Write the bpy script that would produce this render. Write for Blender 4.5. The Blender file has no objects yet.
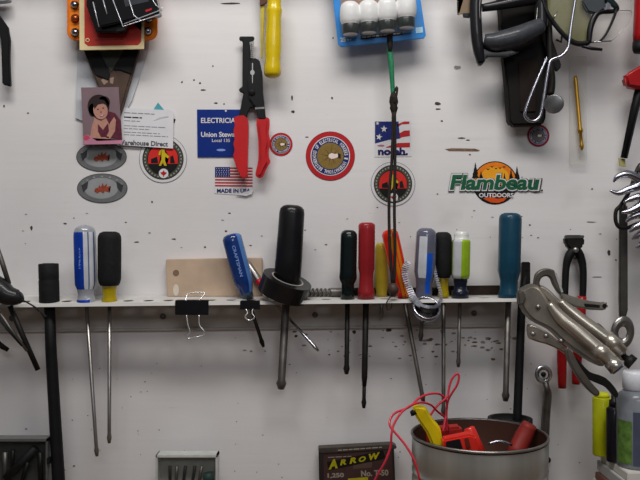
import bpy, bmesh, math, random
from mathutils import Vector, Matrix
random.seed(7)
PI = math.pi
S = 0.0014          # metres per photo pixel on the wall plane
D = 1.08            # camera distance from the wall
scn = bpy.context.scene
COL = scn.collection

def P(px, py, d=0.0):
    k = S * (D - d) / D
    return Vector(((px - 320) * k, -d, (240 - py) * k))
def K(d): return S * (D - d) / D

# ------------------------------------------------------------------ materials
def lin(h, k=1.0):
    h = h.lstrip('#'); o = []
    for i in (0, 2, 4):
        c = int(h[i:i+2], 16) / 255
        c = c / 12.92 if c <= .04045 else ((c + .055) / 1.055) ** 2.4
        o.append(min(.92, k * c ** (1.12 if k == 1.35 else 1.0)))
    return (*o, 1)
MATS = {}
def mat(name, hexc, rough=.5, metal=0., trans=0., var=.12, scale=60., alpha=1., coat=0., bump=0., ior=1.45, k=1.35, stretch=(1,1,1)):
    if name in MATS: return MATS[name]
    m = bpy.data.materials.new(name); m.use_nodes = True
    nt = m.node_tree; N = nt.nodes; L = nt.links
    b = N['Principled BSDF']
    tc = N.new('ShaderNodeTexCoord'); mp = N.new('ShaderNodeMapping'); mp.inputs['Scale'].default_value = stretch
    nz = N.new('ShaderNodeTexNoise'); nz.inputs['Scale'].default_value = scale; nz.inputs['Detail'].default_value = 5
    L.new(tc.outputs['Object'], mp.inputs[0]); L.new(mp.outputs[0], nz.inputs['Vector'])
    r = N.new('ShaderNodeValToRGB'); c = lin(hexc, k * (.45 if max(int(hexc[i:i+2], 16) for i in (0, 2, 4)) < 0x3c else 1))
    r.color_ramp.elements[0].position = .3; r.color_ramp.elements[1].position = .7
    r.color_ramp.elements[0].color = (*[x * (1 - var) for x in c[:3]], 1)
    r.color_ramp.elements[1].color = (*[min(.95, x * (1 + var)) for x in c[:3]], 1)
    L.new(nz.outputs[0], r.inputs[0]); L.new(r.outputs[0], b.inputs['Base Color'])
    b.inputs['Roughness'].default_value = rough; b.inputs['Metallic'].default_value = metal
    b.inputs['Transmission Weight'].default_value = trans; b.inputs['IOR'].default_value = ior
    b.inputs['Alpha'].default_value = alpha; b.inputs['Coat Weight'].default_value = coat * .6; b.inputs['Specular IOR Level'].default_value = .28 if not trans else .5
    if bump:
        bp = N.new('ShaderNodeBump'); bp.inputs['Strength'].default_value = bump; bp.inputs['Distance'].default_value = .001
        L.new(nz.outputs[0], bp.inputs['Height']); L.new(bp.outputs[0], b.inputs['Normal'])
    MATS[name] = m; return m

def wall_material():
    m = bpy.data.materials.new('painted_board'); m.use_nodes = True
    nt = m.node_tree; N = nt.nodes; L = nt.links; b = N['Principled BSDF']
    tc = N.new('ShaderNodeTexCoord')
    def noise(scale, st, det=4, rough=.5):
        mp = N.new('ShaderNodeMapping'); mp.inputs['Scale'].default_value = st
        nz = N.new('ShaderNodeTexNoise'); nz.inputs['Scale'].default_value = scale; nz.inputs['Detail'].default_value = det
        nz.inputs['Roughness'].default_value = rough
        L.new(tc.outputs['Object'], mp.inputs[0]); L.new(mp.outputs[0], nz.inputs['Vector']); return nz.outputs[0]
    def ramp(src, p0, c0, p1, c1):
        r = N.new('ShaderNodeValToRGB'); r.color_ramp.elements[0].position = p0; r.color_ramp.elements[1].position = p1
        r.color_ramp.elements[0].color = c0; r.color_ramp.elements[1].color = c1; L.new(src, r.inputs[0]); return r.outputs[0]
    def mix(a, bb, f, mode='MIX'):
        x = N.new('ShaderNodeMix'); x.data_type = 'RGBA'; x.blend_type = mode
        for s, v in ((x.inputs[0], f), (x.inputs[6], a), (x.inputs[7], bb)):
            if hasattr(v, 'links') or isinstance(v, bpy.types.NodeSocket): L.new(v, s)
            else: s.default_value = v
        return x.outputs[2]
    base = ramp(noise(4, (1, 1, 1.6)), .3, (.71, .69, .695, 1), .7, (.80, .78, .782, 1))
    g = (0, 0, 0, 1); w = (1, 1, 1, 1)
    streak = ramp(noise(18, (.4, 1, 5), 6, .6), .62, g, .78, (.22, .22, .22, 1))
    c = mix(base, (.50, .49, .49, 1), streak)
    crack = ramp(noise(26, (.8, 1, 13), 5, .65), .68, g, .73, (.45,.45,.45,1))
    c = mix(c, (.35, .33, .32, 1), crack)
    dots = ramp(noise(62, (1, 1, 1.3), 2, .5), .83, g, .85, w)
    c = mix(c, (.09, .07, .06, 1), dots)
    sm = ramp(noise(9, (1, 1, 1), 3, .6), .62, g, .8, (.5, .5, .5, 1))
    c = mix(c, (.58, .56, .55, 1), sm)
    L.new(c, b.inputs['Base Color']); b.inputs['Roughness'].default_value = .5
    bp = N.new('ShaderNodeBump'); bp.inputs['Strength'].default_value = .12; bp.inputs['Distance'].default_value = .002
    L.new(noise(14, (.5, 1, 7), 4, .5), bp.inputs['Height']); L.new(bp.outputs[0], b.inputs['Normal'])
    return m

def clear_plastic(name, hexc, f=.35, rough=.08):
    """thin clear plastic: mostly see-through, with a glossy tinted skin"""
    if name in MATS: return MATS[name]
    m = bpy.data.materials.new(name); m.use_nodes = True
    nt = m.node_tree; N = nt.nodes; L = nt.links; b = N['Principled BSDF']
    nz = N.new('ShaderNodeTexNoise')
    mr = N.new('ShaderNodeMapRange'); mr.inputs['To Min'].default_value = f * .95; mr.inputs['To Max'].default_value = f * 1.05; nz.inputs['Scale'].default_value = 5
    L.new(nz.outputs[0], mr.inputs[0]); L.new(mr.outputs[0], b.inputs['Alpha'])
    b.inputs['Base Color'].default_value = lin(hexc, 1.2); b.inputs['Roughness'].default_value = rough
    MATS[name] = m; return m

BLACK = mat('black_plastic', '1c1b1f', .35, coat=.3, var=.2)
MATTE = mat('matte_black', '19181b', .6, var=.25)
RUBBER = mat('black_rubber', '232225', .75, var=.25, bump=.3, scale=200)
STEEL = mat('bare_steel', '8a8784', .35, .9, var=.2, scale=40, k=1.2)
DSTEEL = mat('dull_steel', '6a6764', .45, .8, var=.3, scale=50)
DARKST = mat('dark_steel', '34312f', .5, .5, var=.3, scale=60)
CHROME = mat('chrome', 'a4a4ac', .2, 1., var=.05, scale=20)
WHITE = mat('white_print', 'c6c4c6', .45, var=.04)
PAPER = mat('white_paper', 'c9c8cc', .6, var=.04)
INK = mat('black_ink', '1d1b1c', .5, var=.1)
GREYINK = mat('grey_ink', '84828a', .6, var=.15)
RED = mat('red_print', 'a82228', .4, var=.08)
NAVY = mat('navy_print', '1b2a6b', .4, var=.1)
BLUEP = mat('royal_blue_print', '153a8e', .35, var=.06)

# ------------------------------------------------------------------ mesh builder
def frame_from(axis):
    a = axis.normalized()
    u = Vector((1, 0, 0)) if abs(a.x) < .9 else Vector((0, 1, 0))
    u = (u - a * u.dot(a)).normalized(); return u, a.cross(u)

class MB:
    def __init__(s): s.bm = bmesh.new(); s.mats = []; s.wn = False
    def mi(s, m):
        if m not in s.mats: s.mats.append(m)
        return s.mats.index(m)
    def merge(s, t, m, smooth=False):
        if m is not None:
            i = s.mi(m)
            for f in t.faces: f.material_index = i
        for f in t.faces: f.smooth = smooth
        bmesh.ops.recalc_face_normals(t, faces=t.faces)
        me = bpy.data.meshes.new('t'); t.to_mesh(me); t.free(); s.bm.from_mesh(me); bpy.data.meshes.remove(me); return s
    # solid plate from a pixel outline: front face at depth d (number or function), thickness in px
    def plate(s, pts, d, t, m, bevel=0., smooth=False, seg=2, sm=0):
        if sm:
            q = []; n = len(pts)
            for i in range(n):
                p0, p1, p2, p3 = pts[i-1], pts[i], pts[(i+1) % n], pts[(i+2) % n]
                for k in range(sm):
                    u = k/sm
                    q.append(tuple(.5 * ((2*p1[j]) + (p2[j]-p0[j])*u + (2*p0[j]-5*p1[j]+4*p2[j]-p3[j])*u*u + (3*p1[j]-p0[j]-3*p2[j]+p3[j])*u**3) for j in (0, 1)))
            pts = q
        if bevel: s.wn = True
        bm = bmesh.new(); df = d if callable(d) else (lambda x, y: d)
        fr = [bm.verts.new(P(x, y, df(x, y))) for x, y in pts]
        bk = [bm.verts.new(v.co + Vector((0, t * S, 0))) for v in fr]
        n = len(pts); bm.faces.new(fr); bm.faces.new(list(reversed(bk)))
        for i in range(n): bm.faces.new((fr[i], bk[i], bk[(i+1) % n], fr[(i+1) % n]))
        if bevel:
            bm.normal_update()
            es = [e for e in bm.edges if e.calc_face_angle(0) > (.9 if sm else .6)]
            bmesh.ops.bevel(bm, geom=es, offset=bevel * S, segments=seg, affect='EDGES', clamp_overlap=True)
            smooth = True
        big = [f for f in bm.faces if len(f.verts) > 4]
        if big: bmesh.ops.triangulate(bm, faces=big)
        return s.merge(bm, m, bool(bevel))
    def flat(s, pts, d, m):     # flat printed shape
        bm = bmesh.new(); vs = [bm.verts.new(P(x, y, d)) for x, y in pts]
        f = bm.faces.new(vs)
        if len(pts) > 4: bmesh.ops.triangulate(bm, faces=[f])
        for f in bm.faces:
            f.normal_update()
        i = s.mi(m)
        for f in bm.faces:
            f.material_index = i
            if f.normal.y > 0: f.normal_flip()
        me = bpy.data.meshes.new('t'); bm.to_mesh(me); bm.free(); s.bm.from_mesh(me); bpy.data.meshes.remove(me); return s
    def disc(s, cx, cy, rx, ry, d, m, n=40, rot=0):
        return s.flat(ell(cx, cy, rx, ry, n, rot), d, m)
    def box(s, c, size, m, rot=None, bevel=0.):    # world metres
        bm = bmesh.new(); bmesh.ops.create_cube(bm, size=1)
        for v in bm.verts: v.co = Vector((v.co.x * size[0], v.co.y * size[1], v.co.z * size[2]))
        if bevel: bmesh.ops.bevel(bm, geom=bm.edges[:], offset=bevel, segments=2, affect='EDGES')
        M_ = Matrix.Translation(c) @ (rot.to_4x4() if rot else Matrix.Identity(4))
        bm.transform(M_); return s.merge(bm, m)
    # tube through points (px,py,d), radius in px (number or list)
    def tube(s, pts, r, m, n=10, closed=False, smooth_path=0, flatx=1.):
        W = [P(*p) for p in pts]; R = list(r) if isinstance(r, (list, tuple)) else [r] * len(W)
        Dp = [p[2] for p in pts]
        R = [a * K(d) for a, d in zip(R, Dp)]
        return s.tubew(W, R, m, n, closed, smooth_path, flatx)
    def tubew(s, W, R, m, n=10, closed=False, smooth_path=0, flatx=1.):
        if smooth_path:
            W2, R2 = [], []; c = len(W); rng = c if closed else c - 1
            for i in range(rng):
                g = lambda j: W[j % c] if closed else W[max(0, min(c-1, j))]
                p0, p1, p2, p3 = g(i-1), g(i), g(i+1), g(i+2)
                for k in range(smooth_path):
                    t = k / smooth_path
                    W2.append(.5 * ((2*p1) + (p2-p0)*t + (2*p0-5*p1+4*p2-p3)*t*t + (3*p1-p0-3*p2+p3)*t**3))
                    R2.append(R[i] * (1-t) + R[(i+1) % c] * t)
            if not closed: W2.append(W[-1]); R2.append(R[-1])
            W, R = W2, R2
        bm = bmesh.new(); rings = []; c = len(W); u = None
        for i in range(c):
            a = W[(i+1) % c] if (closed or i < c-1) else W[i]
            b = W[i-1] if (closed or i > 0) else W[i]
            T = (a - b).normalized()
            if u is None: u, v = frame_from(T)
            else:
                u = (u - T * u.dot(T)).normalized(); v = T.cross(u)
            rings.append([bm.verts.new(W[i] + (u*math.cos(2*PI*k/n)*flatx + v*math.sin(2*PI*k/n)) * R[i]) for k in range(n)])
        for i in range(c if closed else c-1):
            A, B = rings[i], rings[(i+1) % c]
            for k in range(n): bm.faces.new((A[k], A[(k+1) % n], B[(k+1) % n], B[k]))
        if not closed:
            bm.faces.new(rings[0]); bm.faces.new(list(reversed(rings[-1])))
        s.merge(bm, m, True); return s
    # lathe from A to B (px,py,d); profile [(t, r_px)]; flutes; per-face material callback
    def lathe(s, A, B, prof, m, n=24, flute=0, nf=6, matf=None, cap=True, rx=1.):
        a, b = P(*A), P(*B); k = K((A[2] + B[2]) / 2)
        return s.lathew(a, b, [(t, r * k) for t, r in prof], m, n, flute, nf, matf, cap)
    def lathew(s, a, b, prof, m, n=24, flute=0, nf=6, matf=None, cap=True):
        ax = b - a; bm = bmesh.new(); u, v = frame_from(ax); rings = []
        if v.y > 0: pass
        for t, r in prof:
            rr = []
            for j in range(n):
                th = 2 * PI * j / n
                q = r * (1 - flute * (.5 + .5 * math.cos(nf * th)) * (1 if flute and .08 < t < .8 else 0))
                rr.append(bm.verts.new(a + ax * t + (u * math.cos(th) + v * math.sin(th)) * q))
            rings.append(rr)
        i0 = s.mi(m); idx = []
        for i in range(len(rings) - 1):
            for j in range(n):
                f = bm.faces.new((rings[i][j], rings[i][(j+1) % n], rings[i+1][(j+1) % n], rings[i+1][j]))
                f.material_index = i0
                if matf:
                    # angle of the face measured about the axis seen by someone in front (0 = facing front)
                    c = sum((w.co for w in f.verts), Vector()) / 4; rel = c - (a + ax * ((prof[i][0] + prof[i+1][0]) / 2))
                    ang = math.degrees(math.atan2(rel.x, -rel.y) + math.atan2(a.x, D + a.y)); mm = matf(ang, (prof[i][0] + prof[i+1][0]) / 2)
                    if mm: f.material_index = s.mi(mm)
        if cap:
            f = bm.faces.new(rings[0]); f.material_index = i0
            f = bm.faces.new(list(reversed(rings[-1]))); f.material_index = i0
        for f in bm.faces: f.smooth = True
        return s.merge(bm, None, True)
    # text fitted to a pixel rectangle, lying flat at depth d
    def text(s, txt, x0, y0, x1, y1, d, m, bold=.0, rot=0., shear=0., warp=None):
        cu = bpy.data.curves.new('t', 'FONT'); cu.body = txt; cu.size = 1; cu.offset = bold; cu.resolution_u = 3; cu.shear = shear
        o = bpy.data.objects.new('t', cu); COL.objects.link(o)
        dg = bpy.context.evaluated_depsgraph_get(); dg.update()
        me = bpy.data.meshes.new_from_object(o.evaluated_get(dg)); bpy.data.objects.remove(o); bpy.data.curves.remove(cu)
        if not len(me.vertices): return s
        xs = [v.co.x for v in me.vertices]; ys = [v.co.y for v in me.vertices]
        ax, bx, ay, by = min(xs), max(xs), min(ys), max(ys)
        cx, cy = (x0+x1)/2, (y0+y1)/2; cr, sr = math.cos(rot), math.sin(rot)
        for v in me.vertices:
            fx = (v.co.x - ax) / max(1e-6, bx - ax); fy = (v.co.y - ay) / max(1e-6, by - ay)
            X = x0 + fx * (x1-x0) - cx; Y = y1 - fy * (y1-y0) - cy
            if warp: X, Y = warp(fx, fy, X, Y)
            v.co = P(cx + X*cr - Y*sr, cy + X*sr + Y*cr, d)
        i = s.mi(m)
        for p in me.polygons: p.material_index = i
        t = bmesh.new(); t.from_mesh(me); bpy.data.meshes.remove(me)
        for f in t.faces:
            f.normal_update()
            if f.normal.y > 0: f.normal_flip()
        me = bpy.data.meshes.new('t'); t.to_mesh(me); t.free(); s.bm.from_mesh(me); bpy.data.meshes.remove(me); return s
    def ringtext(s, txt, cx, cy, r, h, d, m, a0, a1, bold=.03, flip=False):
        n = len(txt)
        for i, ch in enumerate(txt):
            if ch == ' ': continue
            a = math.radians(a0 + (a1 - a0) * (i + .5) / n)     # clockwise from the top
            w = abs(math.radians(a1 - a0)) * r / n * .82
            if ch == 'I': w *= .35
            x, y = cx + r * math.sin(a), cy - r * math.cos(a)
            s.text(ch, x - w/2, y - h/2, x + w/2, y + h/2, d, m, bold, a)
        return s
    def build(s, name, parent=None, origin=None):
        me = bpy.data.meshes.new(name)
        if origin is None and parent is None and len(s.bm.verts):
            xs = [v.co for v in s.bm.verts]
            origin = Vector(((min(v.x for v in xs) + max(v.x for v in xs))/2, max(v.y for v in xs), min(v.z for v in xs)))
        if origin is not None:
            for v in s.bm.verts: v.co -= origin
        s.bm.to_mesh(me); s.bm.free()
        for m in s.mats: me.materials.append(m)
        o = bpy.data.objects.new(name, me); COL.objects.link(o)
        if s.wn:
            me.set_sharp_from_angle(angle=math.radians(52))
            md = o.modifiers.new('normals', 'WEIGHTED_NORMAL'); md.keep_sharp = True; md.weight = 80
        if origin is not None and parent is None: o.location = origin
        if parent:
            o.parent = parent
            po = parent_world(parent)
            for v in me.vertices: v.co -= po
        return o
def parent_world(o):
    v = Vector(o.location)
    while o.parent: o = o.parent; v += o.location
    return v
def ell(cx, cy, rx, ry, n=32, rot=0, a0=0, a1=2*PI, end=False):
    m = n if end else n
    q = []
    for i in range(n):
        a = a0 + (a1 - a0) * i / ((n - 1) if end else n)
        x, y = rx * math.cos(a), ry * math.sin(a)
        q.append((cx + x*math.cos(rot) - y*math.sin(rot), cy + x*math.sin(rot) + y*math.cos(rot)))
    return q
def rrect(x0, y0, x1, y1, r, n=5):
    q = []
    for cx, cy, a in ((x1-r, y0+r, -90), (x1-r, y1-r, 0), (x0+r, y1-r, 90), (x0+r, y0+r, 180)):
        for i in range(n + 1):
            t = math.radians(a + 90*i/n); q.append((cx + r*math.cos(t), cy + r*math.sin(t)))
    return q
def rotpts(pts, cx, cy, a):
    c, s_ = math.cos(a), math.sin(a)
    return [(cx + (x-cx)*c - (y-cy)*s_, cy + (x-cx)*s_ + (y-cy)*c) for x, y in pts]

def tag(o, label, cat, group=None, kind=None):
    if label: o['label'] = label
    if cat: o['category'] = cat
    if group: o['group'] = group
    if kind: o['kind'] = kind
    return o
def thing(name, label, cat, at, group=None):
    o = bpy.data.objects.new(name, None); COL.objects.link(o); o.location = P(*at); o.empty_display_size = .02
    return tag(o, label, cat, group)
def struct(o): o['kind'] = 'structure'; return o

# ------------------------------------------------------------------ setting
wall = MB(); bm = bmesh.new()
vs = [bm.verts.new(v) for v in ((-1.6, 0, -.5), (1.6, 0, -.5), (1.6, 0, 1.1), (-1.6, 0, 1.1))]
bm.faces.new(vs); bk = [bm.verts.new(v.co + Vector((0, .02, 0))) for v in vs]; bm.faces.new(list(reversed(bk)))
for i in range(4): bm.faces.new((vs[i], bk[i], bk[(i+1) % 4], vs[(i+1) % 4]))
WM = wall_material(); wall.merge(bm, WM); wall.box(Vector((0, -.05, .445)), (3.2, .10, .02), WM, None, .002); wall_o = struct(wall.build('wall_back', origin=Vector((0, 0, 0))))  # box is an unseen ledge added above the view, shading the board's top

BENCH_Z = -.345
WOODB = mat('bench_wood', '6d5a48', .6, var=.25, scale=8, stretch=(1, 6, 6))
b = MB(); b.box(Vector((0, -.351, BENCH_Z - .02)), (3.0, .70, .04), WOODB, bevel=.003)
bench = struct(b.build('workbench'))

# marks on the wall: chips, nail holes, grime
b = MB()
BROWN = mat('brown_chip', '75604f', .7, var=.3, scale=200); GRIME = mat('grime_speck', '4b403b', .8, var=.3, scale=200)
PCHIP = mat('grey_chip', '8b8585', .7, var=.2, scale=200)
GCH = mat('soft_grime', '857a73', .8, var=.2, scale=200)
def speck(x, y, rx, ry, m=GRIME, rot=0.):
    n = 9; pts = [(x + rx*(.7+.5*random.random())*math.cos(2*PI*i/n), y + ry*(.7+.5*random.random())*math.sin(2*PI*i/n)) for i in range(n)]
    b.flat(rotpts(pts, x, y, rot), .0004, m)
for q in ((457, 67.5, 4.4, 2), (437.5, 103.5, 3.4, 2), (438, 109, 2.8, .8), (442, 121, 1.4, .8)): speck(*q[:4], PCHIP if q[0] < 460 and q[1] < 70 else GRIME)
b.flat([(445, 149), (452, 148.2), (475, 148.6), (480, 150.3), (478, 151.3), (449, 151)], .0004, BROWN)
for q in ((461, 138, 4.5, .7), (468, 140, 2, .6), (470, 154.5, 1, .8), (437.5, 194, 1, .7), (230, 3.5, 11, .9), (213, 66, .8, .8), (182, 82, 1, 1), (194, 80, 1, .8), (200, 83, 1.3, .8),
          (203, 90, 3, .7), (216, 103, 2, .8), (224, 104, .8, .7), (292, 98, .9, 3), (293, 111.5, 2.2, 1.4), (332, 98, 1.2, 1.2), (333, 38, .8, 1),
          (307, 137, 2, .7), (152, 202, 1, 1), (31.5, 228, 1.4, 2.5), (65, 223.5, 2, .8), (137, 242, 3, .6), (226, 231, 1.2, .9), (174, 239, 2.5, .7), (205, 247, 1, 1),
          (609, 253, 1.6, 3), (616, 260, .8, 1), (530, 225, 1.2, .8), (592, 189, 1, .8), (597, 277, 5, .5), (591, 222, 5, .5), (4, 106, 1, 1.5), (28, 113, 1, .8), (74, 466, 1, .8), (26, 429, 1.4, .6),
          (62, 317, 4, 1.5), (82, 315, 2, 1), (163, 314, 3, 3), (315, 316, 3.6, 3.2), (474, 311, 3, 3), (354, 332, 2, 2), (389, 330, 3, 2), (296, 336, 2, 1.2)): speck(*q)
for i in range(70):     # grime spattered on the board under the shelf
    x = random.gauss(385, 75); y = random.gauss(346, 8)
    if 150 < x < 515 and 328 < y < 372: r = .5 + random.random()**2 * 2.2; speck(x, y, r * .7 * (1 + random.random()), r * .5, random.choice((BROWN, GCH, PCHIP, PCHIP)))
for i in range(45):
    x = random.gauss(480, 26); y = random.gauss(342, 8)
    if x < 520 and y < 362: r = .6 + random.random()**2 * 2.4; speck(x, y, r * .8 * (1 + random.random()), r * .5, random.choice((BROWN, GCH, PCHIP)))
for i in range(40): speck(random.uniform(20, 620), random.uniform(206, 250), .6 + random.random(), .5, random.choice((PCHIP, GRIME)))
for i in range(60): speck(random.uniform(0, 640), random.uniform(360, 478), .3 + random.random() * .6, .5, random.choice((PCHIP, GRIME)))
mk = b.build('trim_1', origin=Vector((0, 0, 0))); struct(mk); mk['label'] = 'chips and specks of grime on the white board'

# ------------------------------------------------------------------ perforated shelf
SHD = .062
def edge_py(px): return 304.3 - px * .0112
def tilt(px): return .13 - .11 * max(0, min(1, px / 420))
def shelf_z(px, d=SHD): return (240 - edge_py(px)) * K(SHD) + (SHD - d) * tilt(px)
HOLES = [-52, -32, -12, 8, 28, 49, 69, 88, 109, 130, 150, 170, 191, 212, 232, 252, 267.5, 283, 305, 326, 346, 364, 384, 402, 422, 443, 460, 483, 505]
ENAMEL = mat('white_enamel', 'bdbbb8', .35, var=.1, scale=25)
def build_shelf():
    b = MB(); bm = bmesh.new(); k = K(.036); th = .0009; n = 16
    xs = [(h - 320) * k for h in HOLES]
    bounds = [xs[0] - .012] + [(xs[i] + xs[i+1]) / 2 for i in range(len(xs)-1)] + [xs[-1] + .012]
    def zz(x): return shelf_z(320 + x / K(SHD))
    for i, x in enumerate(xs):
        x0, x1 = bounds[i], bounds[i+1]; r = .0071; yc = -.045; y0, y1 = -SHD, -.0005
        def ray(a):
            dx, dy = math.cos(a), math.sin(a); t = 1e9
            if dx > 1e-6: t = min(t, (x1 - x) / dx)
            if dx < -1e-6: t = min(t, (x0 - x) / dx)
            if dy > 1e-6: t = min(t, (y1 - yc) / dy)
            if dy < -1e-6: t = min(t, (y0 - yc) / dy)
            return (x + dx*t, yc + dy*t)
        ang = sorted([2*PI*j/n for j in range(n)] + [math.atan2(yy - yc, xx - x) % (2*PI) for xx in (x0, x1) for yy in (y0, y1)])
        for zoff in (0, -th):
            out = [bm.verts.new((*ray(a), zz(ray(a)[0]) + zoff + (ray(a)[1] + SHD) * tilt(320 + ray(a)[0] / K(SHD)))) for a in ang]
            inn = [bm.verts.new((x + r*math.cos(a), yc + r*math.sin(a), zz(x + r*math.cos(a)) + zoff + (yc + r*math.sin(a) + SHD) * tilt(320 + (x + r*math.cos(a)) / K(SHD)))) for a in ang]
            for j in range(len(ang)):
                jj = (j+1) % len(ang); bm.faces.new((out[j], out[jj], inn[jj], inn[j]))
            if zoff == 0: top = inn
            else:
                for j in range(len(ang)):
                    jj = (j+1) % len(ang); bm.faces.new((top[j], top[jj], inn[jj], inn[j]))
    b.merge(bm, ENAMEL)
    # rolled front lip and ends
    x0, x1 = bounds[0], bounds[-1]
    bm = bmesh.new(); q = []
    for x in (x0, x1):
        z = zz(x); q.append([bm.verts.new((x, y, z + dz)) for y, dz in ((-SHD + .0002, .0003), (-SHD - .0008, .0002), (-SHD - .0024, -.0040), (-SHD + .0002, -.0044))])
    for j in range(4): bm.faces.new((q[0][j], q[0][(j+1) % 4], q[1][(j+1) % 4], q[1][j]))
    bm.faces.new(q[0]); bm.faces.new(q[1]); b.merge(bm, ENAMEL)
    sh = b.build('tool_rack', origin=Vector((0, 0, zz(0))))
    tag(sh, 'long white perforated metal tool rack fixed to the board, holding the screwdrivers', 'tool rack')
    # flange on the wall
    f = MB(); bm = bmesh.new(); rows = []
    for x in (x0, x1):
        z = zz(x); e = -28.5 * S
        rows.append([bm.verts.new((x, y, z + dz)) for y, dz in ((-.0003, (SHD - .001) * tilt(320 + x / K(SHD)) - .001), (-.004, (SHD - .004) * tilt(320 + x / K(SHD)) - .001), (-.004, e), (-.0065, e - .001), (-.0065, e - .0035), (-.0003, e - .0042))])
    for j in range(6): bm.faces.new((rows[0][j], rows[0][(j+1) % 6], rows[1][(j+1) % 6], rows[1][j]))
    bm.faces.new(rows[0]); bm.faces.new(rows[1]); f.merge(bm, mat('shaded_enamel', 'a8a5a2', .5, var=.2, scale=18, stretch=(1, 1, 3)))  # same white enamel set darker for the shade under the rack
    f.build('mounting_flange', sh)
    for px in (12, 163, 315, 474):
        c = MB(); c.lathe((px, edge_py(px) + 14, .004), (px, edge_py(px) + 14, .0062), [(0, 3), (.6, 2.8), (1, 1.6)], DSTEEL, 14); c.build('screw', sh)
    return sh
build_shelf()

# ------------------------------------------------------------------ screwdrivers
def straight(w0, base, waist=.0, neck=None):
    """profile of a handle: rounded butt, straight grip, waist, collar"""
    w = w0
    return [(0, w*.35), (.012, w*.62), (.03, w*.84), (.07, w*.97), (.12, w), (.5, w), (.66, w), (.72, w*.97)] + base
def shank(b, A, B, r, m=STEEL, tip=True):
    a, c = P(*A), P(*B); k = K((A[2] + B[2]) / 2)
    L = (c - a).length; t = max(.5, 1 - 9*S/L)
    prof = [(0, r*k), (t, r*k)] + ([(t + (1-t)*.4, r*k*1.35), (1, r*k*.8)] if tip else [(1, r*k*.7)])
    b.lathew(a, c, prof, m, 12)
def driver(name, label, cat, top, base, tip, prof, hm, shr, shm=STEEL, flute=.0, nf=6, matf=None, n=36, group=None, hname='handle', extra=None, tipb=True, at=None):
    o = thing(name, label, cat, base, group)
    h = MB(); h.lathe(top, base, prof, hm, n, flute, nf, matf); ho = h.build(hname, o)
    s = MB(); shank(s, base if at is None else at, tip, shr, shm, tipb); s.build('shank', o)
    if extra: extra(o, ho)
    return o

CLEARP = mat('clear_acetate', 'a9acb4', .12, trans=.35, var=.1, coat=.5)
BLUEH = mat('blue_handle', '163f9a', .2, coat=.6, var=.1)
YELH = mat('yellow_acetate', 'b4a01c', .15, trans=.3, coat=.5, var=.15)
HD = .047
# blue and clear handled screwdriver
def f_blue(a, t):
    if t > .93: return BLUEH if a < 20 else CLEARP
    if t > .82: return CLEARP
    if t < .09: return CLEARP
    if -95 < a < -6: return BLUEH
    if 14 < a < 22: return mat('grey_blue_plastic', '5b6484', .2, coat=.5)
    if 40 < a < 58: return mat('grey_blue_plastic', '5b6484', .2, coat=.5)
    return mat('pale_plastic', 'b5b8be', .2, coat=.5)
prof = [(0, 3), (.015, 6.5), (.04, 9.3), (.09, 10.8), (.14, 11.2), (.5, 11.2), (.74, 11), (.8, 9), (.86, 8), (.92, 8.6), (.93, 9.4), (1, 9.4)]
def ex(o, ho):
    t = MB(); t.text('STANLEY', 78.6, 249, 84.4, 271, HD + .0152, mat('pale_lettering', '7890c4', .5), .02,
                     warp=None)
# lettering runs down the blue stripe
def vertical_text(txt, cx, cy, w, h, d, m, bold=.02, ang=PI/2):
    t = MB(); t.text(txt, cx - h/2, cy - w/2, cx + h/2, cy + w/2, d, m, bold, ang); return t
o = driver('screwdriver', 'long screwdriver with clear handle and blue stripe, beside the black and yellow one at left', 'screwdriver',
       (84.5, 225, HD), (86.5, 305, HD), (97, 456, HD - .012), prof, CLEARP, 1.9, flute=.07, nf=6, matf=f_blue, n=48, group='screwdrivers in the rack')
vertical_text('STANLEY', 80.6, 259, 3.6, 22, HD + .0146, mat('pale_lettering', '7890c4', .5)).build('lettering', o.children[0])

# black and yellow nut driver
def f_by(a, t): return YELH if t > .74 else None
o = driver('nut_driver', 'driver with thick black grip and short yellow base near left end of rack', 'nut driver',
       (109.5, 231.5, HD), (109.5, 304.6, HD), (109.3, 443, HD - .006),
       [(0, 6), (.02, 9.5), (.06, 11.2), (.1, 11.6), (.4, 11.6), (.64, 11.4), (.70, 10.4), (.738, 9), (.742, 7.6), (.78, 7.2), (.88, 6.4), (.93, 7.6), (1, 7.8)], RUBBER, 1.9, matf=f_by,
       group='screwdrivers in the rack')

# black socket on long black rod
o = thing('socket_extension', 'black impact socket on a long black steel bar standing at the left of the rack', 'socket wrench', (48.5, 304, HD))
b = MB(); b.lathe((48.5, 263.5, HD), (49.5, 305, HD), [(0, 6.4), (.001, 9), (.02, 9.8), (.36, 9.8), (.38, 9.5), (.42, 9.9), (.97, 9.9), (1, 9.4)], RUBBER, 32)
b.lathe((48.5, 263.2, HD), (48.5, 266, HD), [(0, 6.2), (1, 6.2)], MATTE, 6); b.build('socket', o)
b = MB(); b.tubew([P(49.5, 303.2, HD), P(51, 350, HD), P(58.5, 478, .045), Vector((P(59, 480, .045).x, P(59, 480, .045).y, BENCH_Z + .001))], [5*S, 5.3*S, 6*S, 6.4*S], MATTE, 14); b.build('bar', o)

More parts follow.
